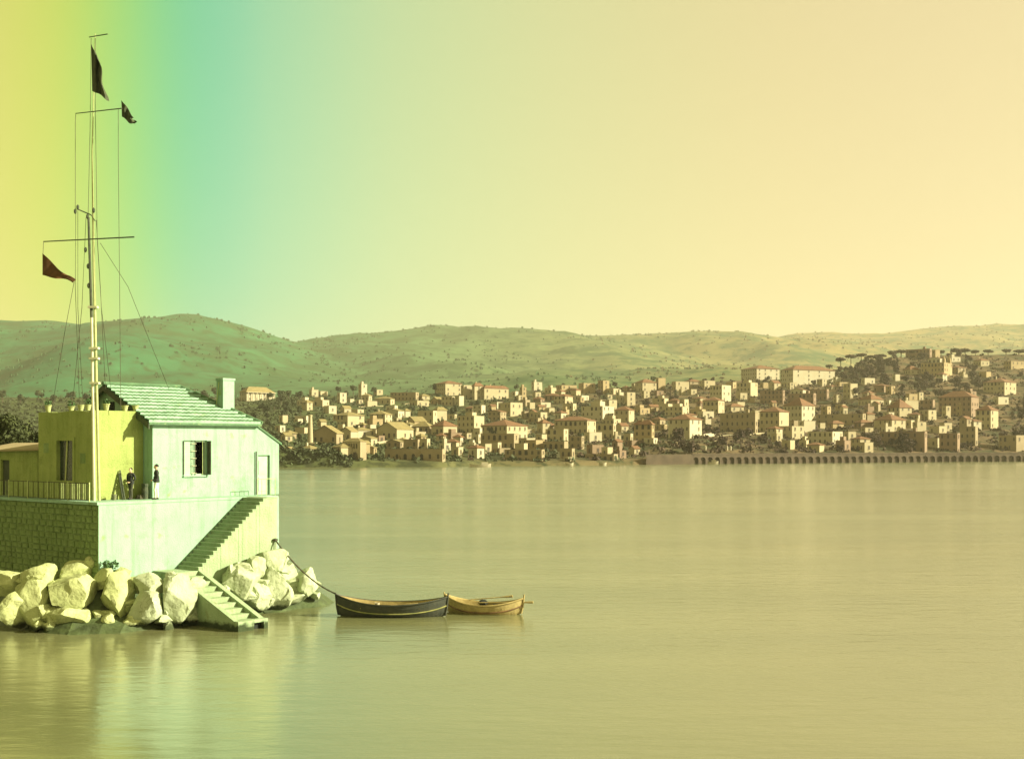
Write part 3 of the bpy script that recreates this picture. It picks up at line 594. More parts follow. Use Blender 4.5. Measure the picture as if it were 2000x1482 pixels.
# ---- boats
def make_boat(name, loc, rz, Lh, B, fb, mats, label, thw=3, bow=1.0):
    """double-ended rowing boat; hull skin with thickness, rubbing strake, thwarts, stem and stern posts"""
    e = empty(name, loc, rz); NSN, NP = 26, 7
    def sec(s, inset=0.0):
        ax = abs(s); hb = max(.012, B * (1 - ax ** 2.3) - inset); sh = fb + (.42 * bow if s < 0 else .34) * ax ** 2.2 ; kz = -.28 + .34 * ax ** 4 + inset
        x = s * (Lh / 2 - inset) * (1 + .0)
        return [(x + (.10 * s * (j / (NP - 1))), hb * math.sin(math.pi / 2 * (j / (NP - 1)) ** .75), kz + (sh - kz) * (j / (NP - 1)) ** 1.35) for j in range(NP)]
    def shell(inset, flip):
        vs_, fs = [], []
        for i in range(NSN + 1):
            s = -1 + 2 * i / NSN; r = sec(s, inset); row = [(x, -y, z) for x, y, z in reversed(r)] + r[1:]; vs_ += row
        n = 2 * NP - 1
        for i in range(NSN):
            for j in range(n - 1):
                f = (i * n + j, i * n + j + 1, (i + 1) * n + j + 1, (i + 1) * n + j); fs.append(f if not flip else tuple(reversed(f)))
        return vs_, fs, n
    mb = MB(); a, fa, n = shell(0, True); c, fc, _ = shell(.035, False); mb.add(a, fa, 0); mb.add(c, fc, 1)
    K = len(a); rim = []
    for i in range(NSN):
        for j in (0, n - 1): rim.append((i * n + j, (i + 1) * n + j, K + (i + 1) * n + j, K + i * n + j))
    mb.f += rim; mb.m += [1] * len(rim); mb.smooth = False; mb.build('hull', [mats[0], mats[2]], e)
    for sg in (-1, 1):
        for frac, r_, mm, nm in ((1.0, .045, mats[0], 'gunwale'), (.62, .035, mats[1], 'rubbing_strake')):
            pts = []
            for i in range(NSN + 1):
                s = -1 + 2 * i / NSN; r = sec(s); j = frac * (NP - 1); j0 = int(min(j, NP - 2)); f = j - j0; p = Vector(r[j0]).lerp(Vector(r[j0 + 1]), f); pts.append((p.x, sg * (p.y + .012), p.z))
            mb = MB(); mb.tube(pts, r_, 5); mb.build(nm, mm, e)
    for k in range(thw):
        s = -.5 + k * (1.0 / max(1, thw - 1)); hb = sec(s, .03)[NP - 2][1]; z = fb - .18
        mb = MB(); mb.box((s * Lh / 2 - .13, -hb, z), (s * Lh / 2 + .13, hb, z + .045)); mb.build('thwart', mats[2], e)
    mb = MB(); mb.box((-Lh * .36, -.28, -.16), (Lh * .36, .28, -.12)); mb.build('floor_board', mats[2], e)
    for s in (-1, 1):
        r = sec(s); p = Vector(r[-1]); mb = MB(); mb.tube([(r[0][0] - .0, 0, r[0][2] - .02), (r[3][0] + .03 * s, 0, r[3][2]), (p.x + .05 * s, 0, p.z + (.12 if s < 0 else .20))], [.05, .05, .04], 6); mb.build('stem_post' if s < 0 else 'stern_post', mats[0], e)
    tag(e, label, 'rowing boat', 'rowing boats moored off the stairs')
    return e
b1 = P(765, 1203, 61.5); b1.z = 0
make_boat('rowing_boat', b1, R(-3), 5.35, .85, .62, ['hull_paint', 'strake_paint', 'boat_wood'], 'dark double-ended rowing boat tied by its bow to the rocks')
b2 = P(945, 1194, 62.6); b2.z = 0
e2 = make_boat('rowing_boat', b2, R(-14), 3.9, .80, .46, ['boat_wood', 'boat_rust', 'boat_wood'], 'smaller tan rowing boat moored behind the dark boat with oars aboard', 2)
for k, (a, c) in enumerate((((-.9, .35, .60), (1.35, .62, .82)), ((-.2, -.2, .55), (2.55, .05, .62)))):
    mb = MB(); a, c = Vector(a), Vector(c); mb.tube([a, a.lerp(c, .75)], .028, 6); mb.tube([a.lerp(c, .75), c], [.03, .07], 6)
    o = mb.build('oar', 'boat_wood'); o.location = b2; o.rotation_euler = (0, 0, R(-14)); tag(o, ('oar lying along the far side of the smaller boat' if k == 0 else 'oar sticking out over the right end of the smaller boat'), 'oar', 'oars in the smaller boat')
for k, (x, y, z, sx_, lb) in enumerate(((.55, .1, .30, .30, 'dark bundle heaped in the smaller boat'), (-.15, .45, .47, .22, 'dark cloth on the far side of the smaller boat'))):
    mb = MB(); vs_ = []
    bm = bmesh.new(); bmesh.ops.create_icosphere(bm, subdivisions=3, radius=1)
    for v in bm.verts: v.co = Vector((v.co.x * sx_, v.co.y * .2, v.co.z * .15)) * (1 + .35 * noise.fractal(v.co * 1.8 + Vector((k * 5, 0, 0)), 1, 2, 3))
    me = bpy.data.meshes.new('bundle'); bm.to_mesh(me); bm.free(); me.materials.append(MATS['jacket_cloth']); o = bpy.data.objects.new('bundle', me); COL.objects.link(o)
    o.location = b2 + Matrix.Rotation(R(-14), 3, 'Z') @ Vector((x, y, z)); tag(o, lb, 'bundle')
for k, (a, c, lb) in enumerate((((-1.6, .25, .52), (1.3, .05, .60), 'long oar lying inside the dark boat'), ((-1.1, -.3, .52), (1.7, -.35, .58), 'oar along the near side of the dark boat'))):
    mb = MB(); a, c = Vector(a), Vector(c); mb.tube([a, a.lerp(c, .75)], .026, 6); mb.tube([a.lerp(c, .75), c], [.03, .075], 6)
    o = mb.build('oar', 'boat_wood'); o.location = b1; o.rotation_euler = (0, 0, R(-3)); tag(o, lb, 'oar', 'oars in the dark boat')
mb = MB(); mb.lathe([(.10, 0), (.13, .20), (.12, .20), (.09, .03)], (0, 0, 0), 10); o = mb.build('bailer', 'wall_white'); o.location = b1 + Vector((-.7, -.25, .5)); tag(o, 'small pale bailer on a thwart of the dark boat', 'bailer')
bow = b1 + Matrix.Rotation(R(-3), 3, 'Z') @ Vector((-2.78, 0, 1.08))
pts = []
for i in range(25):
    u = i / 24; p = rgp.lerp(bow, u); p.z -= .38 * 4 * u * (1 - u); pts.append(p - rgp)
mb = MB(); mb.tube(pts, [.035 + .014 * (i % 2) for i in range(25)], 6); o = mb.build('mooring_rope', 'rope_fibre'); o.location = rgp

tag(o, 'sagging dark mooring rope from the stair wall to the rowing boat', 'rope')

# ---- person and small things on the terrace
def person(base, face, trous='trouser_cloth', label='person in dark jacket and pale trousers standing by the house corner, hands joined', scl=1.0):
    mb = MB()
    def t_(pts, rad): mb.tube(pts, rad, 10)
    def ell(c, r, n=10):
        prof = [(max(.004, math.sin(math.pi * i / n)) * r[0], -math.cos(math.pi * i / n) * r[2]) for i in range(n + 1)]
        b0 = len(mb.v); mb.lathe(prof, (0, 0, 0), 12)
        for i in range(b0, len(mb.v)): x, y, z = mb.v[i]; mb.v[i] = (x + c[0], y * r[1] / r[0] + c[1], z + c[2])
    # facing local +x
    for s in (-1, 1):
        x0 = .06 * s
        t_([(x0 + .0, .10 * s, .07), (x0, .10 * s, .25), (x0 + .02, .10 * s, .48), (x0 * .5, .095 * s, .75), (0, .08 * s, .93)], [.048, .062, .068, .088, .10])
        t_([(x0 - .06, .10 * s, .04), (x0 + .10, .11 * s, .045), (x0 + .17, .115 * s, .03)], [.04, .05, .028])
        t_([(0, .19 * s, 1.40), (-.04, .25 * s, 1.20), (-.03, .25 * s, 1.10), (.12, .16 * s, .98), (.20, .07 * s, .95)], [.062, .058, .05, .043, .034])
        ell((.23, .045 * s, .94), (.045, .022, .045))
        for k in range(4): t_([(.24, .035 * s + (k - 1.5) * .004, .965 - k * .018), (.265, (.01 - .005 * k) * s, .96 - k * .02), (.262, -.02 * s, .95 - k * .02)], [.010, .009, .008])
        t_([(.21, .04 * s, .96), (.225, .02 * s, .99), (.235, .0, 1.0)], [.012, .010, .009])
    ell((0, 0, .97), (.13, .165, .13)); ell((-.005, 0, 1.12), (.125, .155, .20)); ell((.0, 0, 1.30), (.13, .185, .17)); t_([(-.01, -.17, 1.41), (-.01, 0, 1.45), (-.01, .17, 1.41)], [.06, .075, .06])
    t_([(-.01, 0, 1.42), (.005, 0, 1.55)], [.058, .05])
    ell((.02, 0, 1.625), (.098, .076, .118)); ell((.075, 0, 1.575), (.045, .04, .05))
    t_([(.108, 0, 1.64), (.138, 0, 1.605), (.11, 0, 1.595)], [.010, .016, .012])
    for s in (-1, 1): ell((.0, .078 * s, 1.62), (.022, .012, .03)); ell((.106, .03 * s, 1.638), (.011, .012, .009))
    t_([(.108, -.022, 1.562), (.116, 0, 1.562), (.108, .022, 1.562)], .007)
    o = mb.build('person', 'jacket_cloth'); r = o.modifiers.new('r', 'REMESH'); r.mode = 'VOXEL'; r.voxel_size = .011
    dg = bpy.context.evaluated_depsgraph_get(); me = bpy.data.meshes.new_from_object(o.evaluated_get(dg)); o.modifiers.clear(); o.data = me; me.name = 'person'
    me.materials.clear()
    for q in ('jacket_cloth', trous, 'skin', 'shoe_leather'): me.materials.append(MATS[q])
    for pl in me.polygons:
        c = pl.center; pl.use_smooth = True
        if c.z < .085: k = 3
        elif c.z < .90 and c.x < .17: k = 1
        elif c.z > 1.475 or (c.x > .19 and c.z < 1.05): k = 2
        elif c.z > 1.28 and c.x > .085 and abs(c.y) < .035: k = 1
        else: k = 0
        pl.material_index = k
    o.location = base; o.rotation_euler = (0, 0, face); o.scale = (scl,) * 3
    hb = MB(); n = 10
    prof = [(max(.004, math.sin(math.pi * i / n)) * .106, -math.cos(math.pi * i / n) * .108) for i in range(4, n + 1)]
    hb.lathe(prof, (0, 0, 0), 12); hb.v = [(x * .98 - .015, y * .84, z + 1.655) for x, y, z in hb.v]; hb.smooth = True; hb.build('hair', 'hair', o)
    jb = MB(); vs_ = []
    for i, (z, rx, ry) in enumerate(((.86, .165, .215), (1.0, .15, .195), (1.12, .145, .18))):
        vs_ += [(rx * math.cos(2 * math.pi * k / 16), ry * math.sin(2 * math.pi * k / 16), z + .02 * math.sin(k * 2)) for k in range(16)]
    jb.add(vs_, [(i * 16 + k, i * 16 + (k + 1) % 16, (i + 1) * 16 + (k + 1) % 16, (i + 1) * 16 + k) for i in range(2) for k in range(16)]); jb.smooth = True; jb.build('jacket_skirt', 'jacket_cloth', o)
    tag(o, label, 'person')
person(L2W(-.15, -.55, TZ), R(200))
person(L2W(-1.05, .30, TZ), R(250), 'dark_trousers', 'person in dark clothes by the lit outbuilding wall, next to the leaning pole', .90)
bs = (-1.45, .3, TZ); mb = MB(bs); mb.tube([(-1.45, .2, TZ), (-1.38, .74, TZ + 1.45)], [.05, .035], 7); mb.tube([(-1.52, .25, TZ), (-1.44, .74, TZ + 1.3)], [.045, .04], 7); nobj(mb, 'leaning_pole', 'dark_wood', 'dark pair of lashed poles leaning on the lit outbuilding wall', 'pole')
bs = (-1.95, .35, TZ); e = near('bucket', bs); mb = MB(bs); mb.lathe([(.10, 0), (.135, .28), (.125, .28), (.095, .03)], bs); mb.build('pail', 'tin', e)
mb = MB(bs); mb.tube([(bs[0] - .13, bs[1], TZ + .27), (bs[0] - .1, bs[1], TZ + .42), (bs[0] + .1, bs[1], TZ + .42), (bs[0] + .13, bs[1], TZ + .27)], .01, 5); mb.build('handle', 'iron', e); tag(e, 'small tin bucket left of the leaning poles', 'bucket')
bs = (-.55, .3, TZ); mb = MB(bs)
for k in range(4): mb.tube([(bs[0] + (.2 - .02 * k) * math.cos(a * .524), bs[1] + (.2 - .02 * k) * math.sin(a * .524), TZ + .03 + .05 * k) for a in range(13)], .03, 6)
nobj(mb, 'rope_coil', 'rope_fibre', 'dark coil of rope on the terrace left of the tarred post', 'rope coil')
bs = (-.28, .25, TZ); mb = MB(bs); mb.lathe([(.15, 0), (.17, .3), (.15, .6), (.17, .68), (.17, .76), (.02, .78)], bs, 12); nobj(mb, 'mooring_post', 'dark_wood', 'squat tarred mooring post at the foot of the house corner', 'mooring post')
bs = (-3.4, -1.6, 2.2); mb = MB(bs); [leafball(mb, (-3.5 + .3 * k, -1.55 - .1 * k, 2.9 - .25 * k + .2 * (k % 2)), .22, 70, .06, random.Random(k)) for k in range(3)]; nobj(mb, 'shrub', 'leaf_green', 'little dark shrub growing at the corner of the terrace wall', 'shrub')

# ------------------------------------------------------------------ the town
# (left edge, corner, right edge, eave row, base row, roof, ridge row, wall tone, landmark phrase or '')
HS = [
 (468,481,538,765,784,'h',754,2,'pillared villa above the near house'),(604,609,622,761,775,'f',0,0,''),(622,626,640,764,774,'f',0,0,''),(603,630,643,781,794,'f',0,0,''),(659,664,677,767,787,'f',0,2,''),
 (545,552,562,811,827,'f',0,0,''),(540,547,554,831,846,'f',0,2,''),(576,582,589,818,827,'f',0,2,''),(622,627,636,823,834,'g',0,0,''),(650,679,712,810,833,'h',803,0,'broad block right of the factory chimney'),
 (610,657,670,846,869,'g',0,1,'long factory shed beside the chimney'),(664,685,699,842,863,'g',0,0,''),
 (700,706,717,750,779,'f',0,2,'tall white tower house'),(716,718,737,783,794,'f',0,0,''),(681,684,690,779,786,'f',0,2,''),(698,701,706,781,789,'f',0,0,''),(730,736,748,761,770,'f',0,0,''),(762,812,818,766,783,'f',0,1,''),(768,772,786,771,780,'f',0,0,''),
 (722,752,766,808,827,'h',801,0,''),(716,728,748,818,831,'f',0,3,''),(771,775,784,816,827,'f',0,0,''),(735,775,808,838,860,'g',824,0,'big gabled hall below the tower house'),(721,734,742,837,855,'f',0,0,''),(806,812,832,843,853,'f',0,0,''),(806,838,848,832,848,'h',822,1,''),
 (816,846,854,802,829,'f',0,0,''),(788,816,822,858,877,'f',0,1,''),(820,834,840,857,879,'f',0,0,''),(750,864,869,877,904,'f',0,1,'long rough warehouse on the shore'),
 (850,870,903,748,773,'h',742,0,''),(900,906,925,752,779,'f',0,0,''),(922,927,944,753,781,'h',747,0,'square pavilion of the long palace'),(943,946,994,757,781,'h',752,0,'long pale palace on the skyline'),(888,897,906,773,793,'f',0,2,''),(862,883,888,774,793,'f',0,0,''),
 (848,854,873,800,823,'h',794,0,''),(842,866,893,831,851,'h',820,0,''),(893,926,946,812,847,'f',0,0,''),(973,997,1021,786,813,'f',0,0,''),(939,990,1031,830,860,'h',818,0,'broad red-roofed mansion'),(938,1004,1013,847,879,'f',0,1,''),
 (1024,1029,1045,838,848,'f',0,0,''),(985,1058,1062,878,905,'f',0,1,'arcaded shore block'),(1038,1043,1059,746,761,'f',0,2,''),(1015,1020,1028,756,781,'f',0,3,''),(1040,1046,1057,766,777,'f',0,0,''),(1031,1035,1045,786,799,'f',0,0,''),(1085,1097,1127,752,769,'f',0,3,''),
 (1130,1140,1163,748,769,'f',0,3,''),(1168,1178,1190,743,769,'f',0,3,''),(1082,1104,1119,773,789,'h',768,0,''),(1050,1053,1066,794,801,'g',0,3,''),(1043,1056,1069,805,819,'f',0,0,''),(1135,1177,1200,793,825,'f',0,2,'pale tower block with rooftop turret'),(1049,1060,1075,825,846,'h',818,0,''),
 (1082,1147,1164,820,849,'h',812,0,'wide hip-roofed mansion below the tower block'),(1066,1101,1110,838,863,'f',0,0,''),(1060,1102,1110,862,881,'f',0,1,''),(1112,1136,1140,852,877,'f',0,1,''),(1094,1117,1121,876,897,'f',0,1,''),(1165,1198,1203,827,859,'f',0,0,''),(1142,1199,1207,887,906,'f',0,1,''),
 (1200,1228,1239,800,825,'h',792,0,''),(1234,1239,1245,748,763,'f',0,0,''),(1240,1255,1283,746,766,'h',739,0,''),(1252,1258,1269,763,778,'f',0,0,''),(1282,1286,1300,738,763,'f',0,3,'slim ochre tower house on the skyline'),(1203,1210,1218,766,793,'f',0,2,''),(1219,1225,1241,766,793,'f',0,0,''),(1280,1283,1296,763,773,'f',0,4,''),
 (1312,1320,1346,745,763,'f',0,0,''),(1327,1331,1339,760,772,'f',0,0,''),(1342,1350,1361,760,771,'f',0,0,''),(1365,1376,1397,743,759,'f',0,0,''),(1298,1333,1346,794,813,'f',0,0,''),(1305,1347,1371,818,858,'h',807,2,'tall bright house with blank gable end'),(1238,1273,1278,828,867,'h',820,3,''),(1280,1298,1303,829,841,'f',0,3,''),
 (1372,1378,1389,818,829,'f',0,2,''),(1228,1239,1250,876,889,'g',870,0,''),(1447,1478,1523,719,741,'h',711,2,'smaller hilltop palace'),(1524,1549,1632,721,753,'h',712,2,'great hilltop palace with orange roof'),(1386,1410,1428,752,785,'f',0,2,''),(1438,1466,1480,747,775,'f',0,0,''),
 (1484,1491,1502,747,758,'f',0,3,''),(1539,1543,1551,747,762,'f',0,0,''),(1372,1403,1415,781,809,'h',774,0,''),(1416,1428,1453,793,805,'h',787,0,''),(1484,1529,1533,762,789,'f',0,4,''),(1537,1589,1594,768,791,'f',0,4,''),(1405,1475,1480,806,849,'f',0,1,'plain brown block beside the bright house'),
 (1483,1522,1541,803,846,'h',793,0,''),(1530,1566,1592,791,829,'h',775,2,'tall house with steep dark roof'),(1519,1547,1571,832,857,'f',0,0,''),(1507,1517,1526,847,863,'f',0,0,''),(1632,1640,1662,746,757,'f',0,3,''),(1647,1661,1675,749,779,'f',0,0,''),(1627,1634,1643,771,787,'f',0,0,''),
 (1682,1689,1709,738,751,'f',0,2,''),(1676,1701,1726,779,793,'h',768,0,''),(1592,1685,1691,808,829,'f',0,1,'long low brown row'),(1617,1627,1648,826,837,'h',821,3,''),(1577,1626,1646,843,869,'f',0,2,''),(1648,1657,1672,843,859,'f',0,0,''),(1582,1615,1619,760,783,'f',0,4,''),(1684,1690,1706,835,844,'f',0,0,''),
 (1743,1749,1758,731,744,'f',0,2,''),(1764,1778,1798,721,732,'h',714,0,''),(1798,1844,1860,708,736,'f',0,3,'church with two pinnacles'),(1820,1827,1836,683,703,'f',0,3,''),(1768,1816,1820,681,700,'f',0,4,'long building on the wooded hilltop'),(1879,1882,1890,731,738,'f',0,0,''),
 (1733,1757,1781,795,814,'h',778,0,''),(1764,1768,1794,782,801,'f',0,0,''),(1770,1776,1792,769,784,'f',0,3,''),(1706,1742,1769,819,844,'h',807,0,'orange-roofed mansion with bright gable side'),(1724,1730,1743,833,849,'f',0,2,''),(1796,1822,1826,781,801,'f',0,4,''),
 (1832,1897,1912,774,816,'h',762,4,'great shaded mansion at the right edge'),(1840,1848,1857,793,817,'f',0,0,''),(1871,1876,1885,792,814,'f',0,3,''),(1874,1905,1910,833,871,'f',0,1,''),(1716,1806,1810,843,886,'f',0,4,'big shaded seafront block'),(1834,1870,1874,846,888,'f',0,4,''),
 (1905,1935,1950,800,838,'h',790,0,''),(1920,1962,1985,745,772,'h',736,0,''),(1950,1985,2010,850,882,'f',0,1,''),(1960,1975,2000,705,722,'f',0,3,''),(1940,1950,1970,775,790,'f',0,2,''),
 (1104,1110,1118,893,903,'f',0,0,''),(1196,1202,1212,850,862,'f',0,0,''),(1400,1406,1416,756,764,'f',0,0,''),(1460,1466,1474,776,786,'f',0,3,''),(1504,1509,1517,786,796,'g',0,3,''),(1596,1602,1612,826,836,'f',0,0,''),(1008,1013,1024,772,782,'f',0,0,''),(955,960,969,793,803,'g',0,3,''),(905,912,921,846,857,'f',0,0,''),(1128,1134,1141,776,786,'f',0,3,''),(1182,1187,1196,771,780,'f',0,0,'')]
rgf = random.Random(4); nf = 0; ntry = 0; NREAL = len(HS)
while nf < 150 and ntry < 20000:
    ntry += 1
    xx = rgf.uniform(700, 1915) if rgf.random() < .8 else rgf.uniform(550, 1000); tp_ = lerp(TOP, xx); yy = rgf.uniform(tp_ + 8, 897 if xx < 1260 else 884); wd_ = rgf.uniform(13, 40); hh_ = rgf.uniform(10, 20) * (.75 + .5 * (yy - tp_) / 140)
    if 1630 < xx < 1780 and yy < 765: continue
    if 1270 < xx < 1520 and yy > 858: continue
    if yy - hh_ < tp_ - 6: continue
    bad = False
    for j, q in enumerate(HS):
        ox = min(xx + wd_, q[2]) - max(xx, q[0]); oy = min(yy, q[4]) - max(yy - hh_, q[3])
        if ox <= 0 or oy <= 0: continue
        front = yy > q[4]
        if front and ox * oy > (.16 if j < NREAL else .3) * (q[2] - q[0]) * (q[4] - q[3]): bad = True
        if not front and ox * oy > .45 * wd_ * hh_: bad = True
    if bad: continue
    xc_ = xx + wd_ * rgf.uniform(.3, .8); HS.append((xx, xc_, xx + wd_, yy - hh_, yy, rgf.choice('ffffhhg'), yy - hh_ - rgf.uniform(3, 5), rgf.choice((0, 0, 0, 1, 2, 2, 3, 4)), '')); nf += 1
# shared window meshes: a stone surround standing proud with the dark opening inside it
def window_mesh():
    mb = MB(); mb.box((-.42, -.03, .06), (.42, .0, .94), 1)
    for a, c in (((-.5, -.12, 0), (-.42, .0, 1)), ((.42, -.12, 0), (.5, .0, 1)), ((-.42, -.12, .94), (.42, .0, 1)), ((-.6, -.2, -.06), (.6, .0, .06)), ((-.03, -.07, .06), (.03, -.03, .94))): mb.box(a, c)
    return {wl: mb.data('window', [wl, 'far_glass']) for wl in WALLS}
WM = window_mesh()
def arch_mesh():
    mb = MB(); n = 10; o = [(-.45, 0)] + [(-.45 * math.cos(math.pi * i / n), .72 + .26 * math.sin(math.pi * i / n)) for i in range(n + 1)] + [(.45, 0)]
    mb.add([(x, -.03, z) for x, z in o], [tuple(range(len(o)))], 1)
    b = [(x * 1.22, z * 1.06) for x, z in o]
    for i in range(len(o) - 1):
        q = [o[i], o[i + 1], b[i + 1], b[i]]
        mb.add([(x, -.14, z) for x, z in q] + [(x, 0, z) for x, z in q], [(0, 1, 2, 3), (0, 4, 5, 1), (2, 6, 7, 3)], 0)
    return {wl: mb.data('window', [wl, 'far_glass']) for wl in WALLS}
AM = arch_mesh()
HINFO = []
rg = random.Random(11)
SIZE = lambda w_: 'small' if w_ < 22 else ('broad' if w_ > 55 else 'mid-sized')
STOR = {1: 'one-storey', 2: 'two-storey', 3: 'three-storey', 4: 'four-storey', 5: 'four-storey'}
TONE = {0: 'cream', 1: 'sandstone', 2: 'whitish', 3: 'ochre', 4: 'rosy-brown'}
for hi, (xl, xc, xr, yt, yb, roof_, ridge, tone, lm) in enumerate(HS):
    Y, gz = ground_at(xc, yb); al = math.atan((xc - 1000) / F); wl, wr = max(3, xc - xl), max(3, xr - xc)
    psi = max(R(34), min(R(70), math.atan2(wl, wr * 1.0))); phi = max(R(26), min(R(80), psi - al)); psi = phi + al; psi = min(psi, R(76)); phi = psi - al
    Lr = min(45, wr * Y / F * math.cos(al) / math.cos(psi)); Wl = min(45, wl * Y / F * math.cos(al) / math.sin(psi))
    Lr = max(3.5, Lr); Wl = max(3.5, Wl); h = (yb - yt) * Y / F
    base = P(xc, yb, Y); e = empty('house', base, phi)
    wm = WALLS[tone]; tl = 'tile_red' if xc > 860 else 'tile_olive'
    mb = MB(); zb_ = -6 - .12 * (Lr + Wl)
    par = .55 if roof_ == 'f' else 0
    if roof_ == 'g':
        rh = (yt - ridge) * Y / F if ridge and wl > 20 else min(Wl * .32, 3.2)
        mb.add([(0, 0, zb_), (Lr, 0, zb_), (Lr, Wl, zb_), (0, Wl, zb_), (0, 0, h), (Lr, 0, h), (Lr, Wl, h), (0, Wl, h), (0, Wl / 2, h + rh), (Lr, Wl / 2, h + rh)], [(0, 1, 5, 4), (1, 2, 6, 9, 5), (2, 3, 7, 6), (3, 0, 4, 8, 7)])
        mb.build('wall', wm, e); mb = MB(); o_ = .35; k_ = rh / (Wl / 2)
        for ya, yb_ in ((-o_, Wl / 2), (Wl + o_, Wl / 2)):
            za = h - o_ * k_ + .05; zc_ = h + rh + .06; q = [(-o_, ya, za), (Lr + o_, ya, za), (Lr + o_, yb_, zc_), (-o_, yb_, zc_)]
            f = [(0, 1, 2, 3), (0, 4, 5, 1), (1, 5, 6, 2), (3, 7, 4, 0), (7, 6, 5, 4)]
            mb.add(q + [(x, y, z + .18) for x, y, z in q], f)
        mb.build('roof', tl, e)
    else:
        mb.add([(0, 0, zb_), (Lr, 0, zb_), (Lr, Wl, zb_), (0, Wl, zb_), (0, 0, h), (Lr, 0, h), (Lr, Wl, h), (0, Wl, h)], [(0, 1, 5, 4), (1, 2, 6, 5), (2, 3, 7, 6), (3, 0, 4, 7)])
        mb.build('wall', wm, e)
        if roof_ == 'f':
            mb = MB(); mb.box((.3, .3, h - par - .2), (Lr - .3, Wl - .3, h - par)); mb.build('roof', 'roof_flat', e)
            mb = MB(); c_ = .12
            for a, c in (((-c_, -c_, h), (Lr + c_, .28, h + .12)), ((-c_, Wl - .28, h), (Lr + c_, Wl + c_, h + .12)), ((-c_, .28, h), (.28, Wl - .28, h + .12)), ((Lr - .28, .28, h), (Lr + c_, Wl - .28, h + .12))): mb.box(a, c)
            mb.build('parapet', wm, e)
            if 'turret' in lm or rg.random() < .22:
                mb = MB(); s_ = min(Lr, Wl) * .42; tx = Lr * .15; mb.box((tx, Wl * .2, h - par), (tx + s_, Wl * .2 + s_, h + (3.0 if 'turret' in lm else 2.0))); mb.build('roof_room', wm, e)
        else:
            rh = max(1.2, (yt - ridge) * Y / F); o_ = .45; rl = max(0, max(Lr, Wl) - min(Lr, Wl)) / 2 * .9 + .2
            cx, cy = Lr / 2, Wl / 2; (r0, r1) = ((cx - rl, cy), (cx + rl, cy)) if Lr >= Wl else ((cx, cy - rl), (cx, cy + rl))
            E = [(-o_, -o_, h - .1), (Lr + o_, -o_, h - .1), (Lr + o_, Wl + o_, h - .1), (-o_, Wl + o_, h - .1), (*r0, h + rh), (*r1, h + rh)]
            fs = [(0, 1, 5, 4), (1, 2, 5), (2, 3, 4, 5), (3, 0, 4)] if Lr >= Wl else [(0, 1, 4), (1, 2, 5, 4), (2, 3, 5), (3, 0, 4, 5)]
            mb = MB(); mb.add(E + [(x, y, z - .22) for x, y, z in E[:4]], fs + [(0, 6, 7, 1), (1, 7, 8, 2), (2, 8, 9, 3), (3, 9, 6, 0), (9, 8, 7, 6)]); mb.build('roof', tl, e)
            if rg.random() < .3: mb = MB(); mb.box((Lr * .3, Wl * .55, h + rh * .3), (Lr * .3 + .7, Wl * .55 + .7, h + rh + .9)); mb.build('chimney', wm, e)
    ns = max(1, min(4, round(h / 3.7))); sh = h / ns
    for face in (0, 1):
        Ln = Wl if face == 0 else Lr
        nw = min(7 if face == 0 else 4, max(0 if 'blank' in lm and face else 1, int(Ln / (2.6 if face == 0 else 4.2))))
        if h < 2.6 or hi >= NREAL: nw = min(nw, 2 if h < 2.6 else 3)
        arcade = face == 0 and Wl > 9 and rg.random() < .6
        for s in range(ns):
            for k in range(nw):
                if rg.random() < (.10 if face == 0 else .28): continue
                u = Ln * (k + .5) / nw; ww = min(1.15, Ln / nw * .5); wh = min(sh * .56, 2.0); mid = arcade and s == ns - 1 and abs(k - (nw - 1) / 2) <= 1
                o = bpy.data.objects.new('window', (AM if mid else WM)[wm]); COL.objects.link(o); o.parent = e
                o.scale = (ww * (1.35 if mid else 1), 1, wh * (1.2 if mid else 1))
                z = s * sh + sh * (.22 if mid else .28)
                if face == 0: o.location = (0, u, z); o.rotation_euler = (0, 0, R(-90))
                else: o.location = (u, 0, z)
    if 'pinnacles' in lm:
        for x in (.15, .85):
            mb = MB(); s_ = 1.1; cx = Lr * x; mb.box((cx - s_, .1, h), (cx + s_, 2 * s_ + .1, h + 2.5)); mb.add([(cx - s_, .1, h + 2.5), (cx + s_, .1, h + 2.5), (cx + s_, 2 * s_ + .1, h + 2.5), (cx - s_, 2 * s_ + .1, h + 2.5), (cx, s_ + .1, h + 5.5)], [(0, 1, 4), (1, 2, 4), (2, 3, 4), (3, 0, 4)]); mb.build('pinnacle', wm, e)
    if 'pillared' in lm:
        for k in range(7): mb = MB(); x = Lr * (.04 + .92 * k / 6); mb.tube([(x, -1.2, -1), (x, -1.2, h - .3)], .28, 8); mb.build('column', wm, e)
        mb = MB(); mb.box((-.2, -1.6, h - .5), (Lr + .2, -.02, h - .12)); mb.build('porch_roof', wm, e)
    HINFO.append(dict(o=e, x=(xl + xr) / 2, y=(yt + yb) / 2, lm=lm, rect=(xl, xc, xr, yt if not ridge else ridge, yb), Y=Y, rf=roof_, ns=ns, tone=tone, sz=SIZE(xr - xl)))
LM = [(h['x'], h['y'], h['lm']) for h in HINFO if h['lm']] + [(605, 840, 'factory chimney'), (690, 880, 'open-arched shore house'), (1620, 893, 'arched sea wall'), (1410, 735, 'palm tree')]
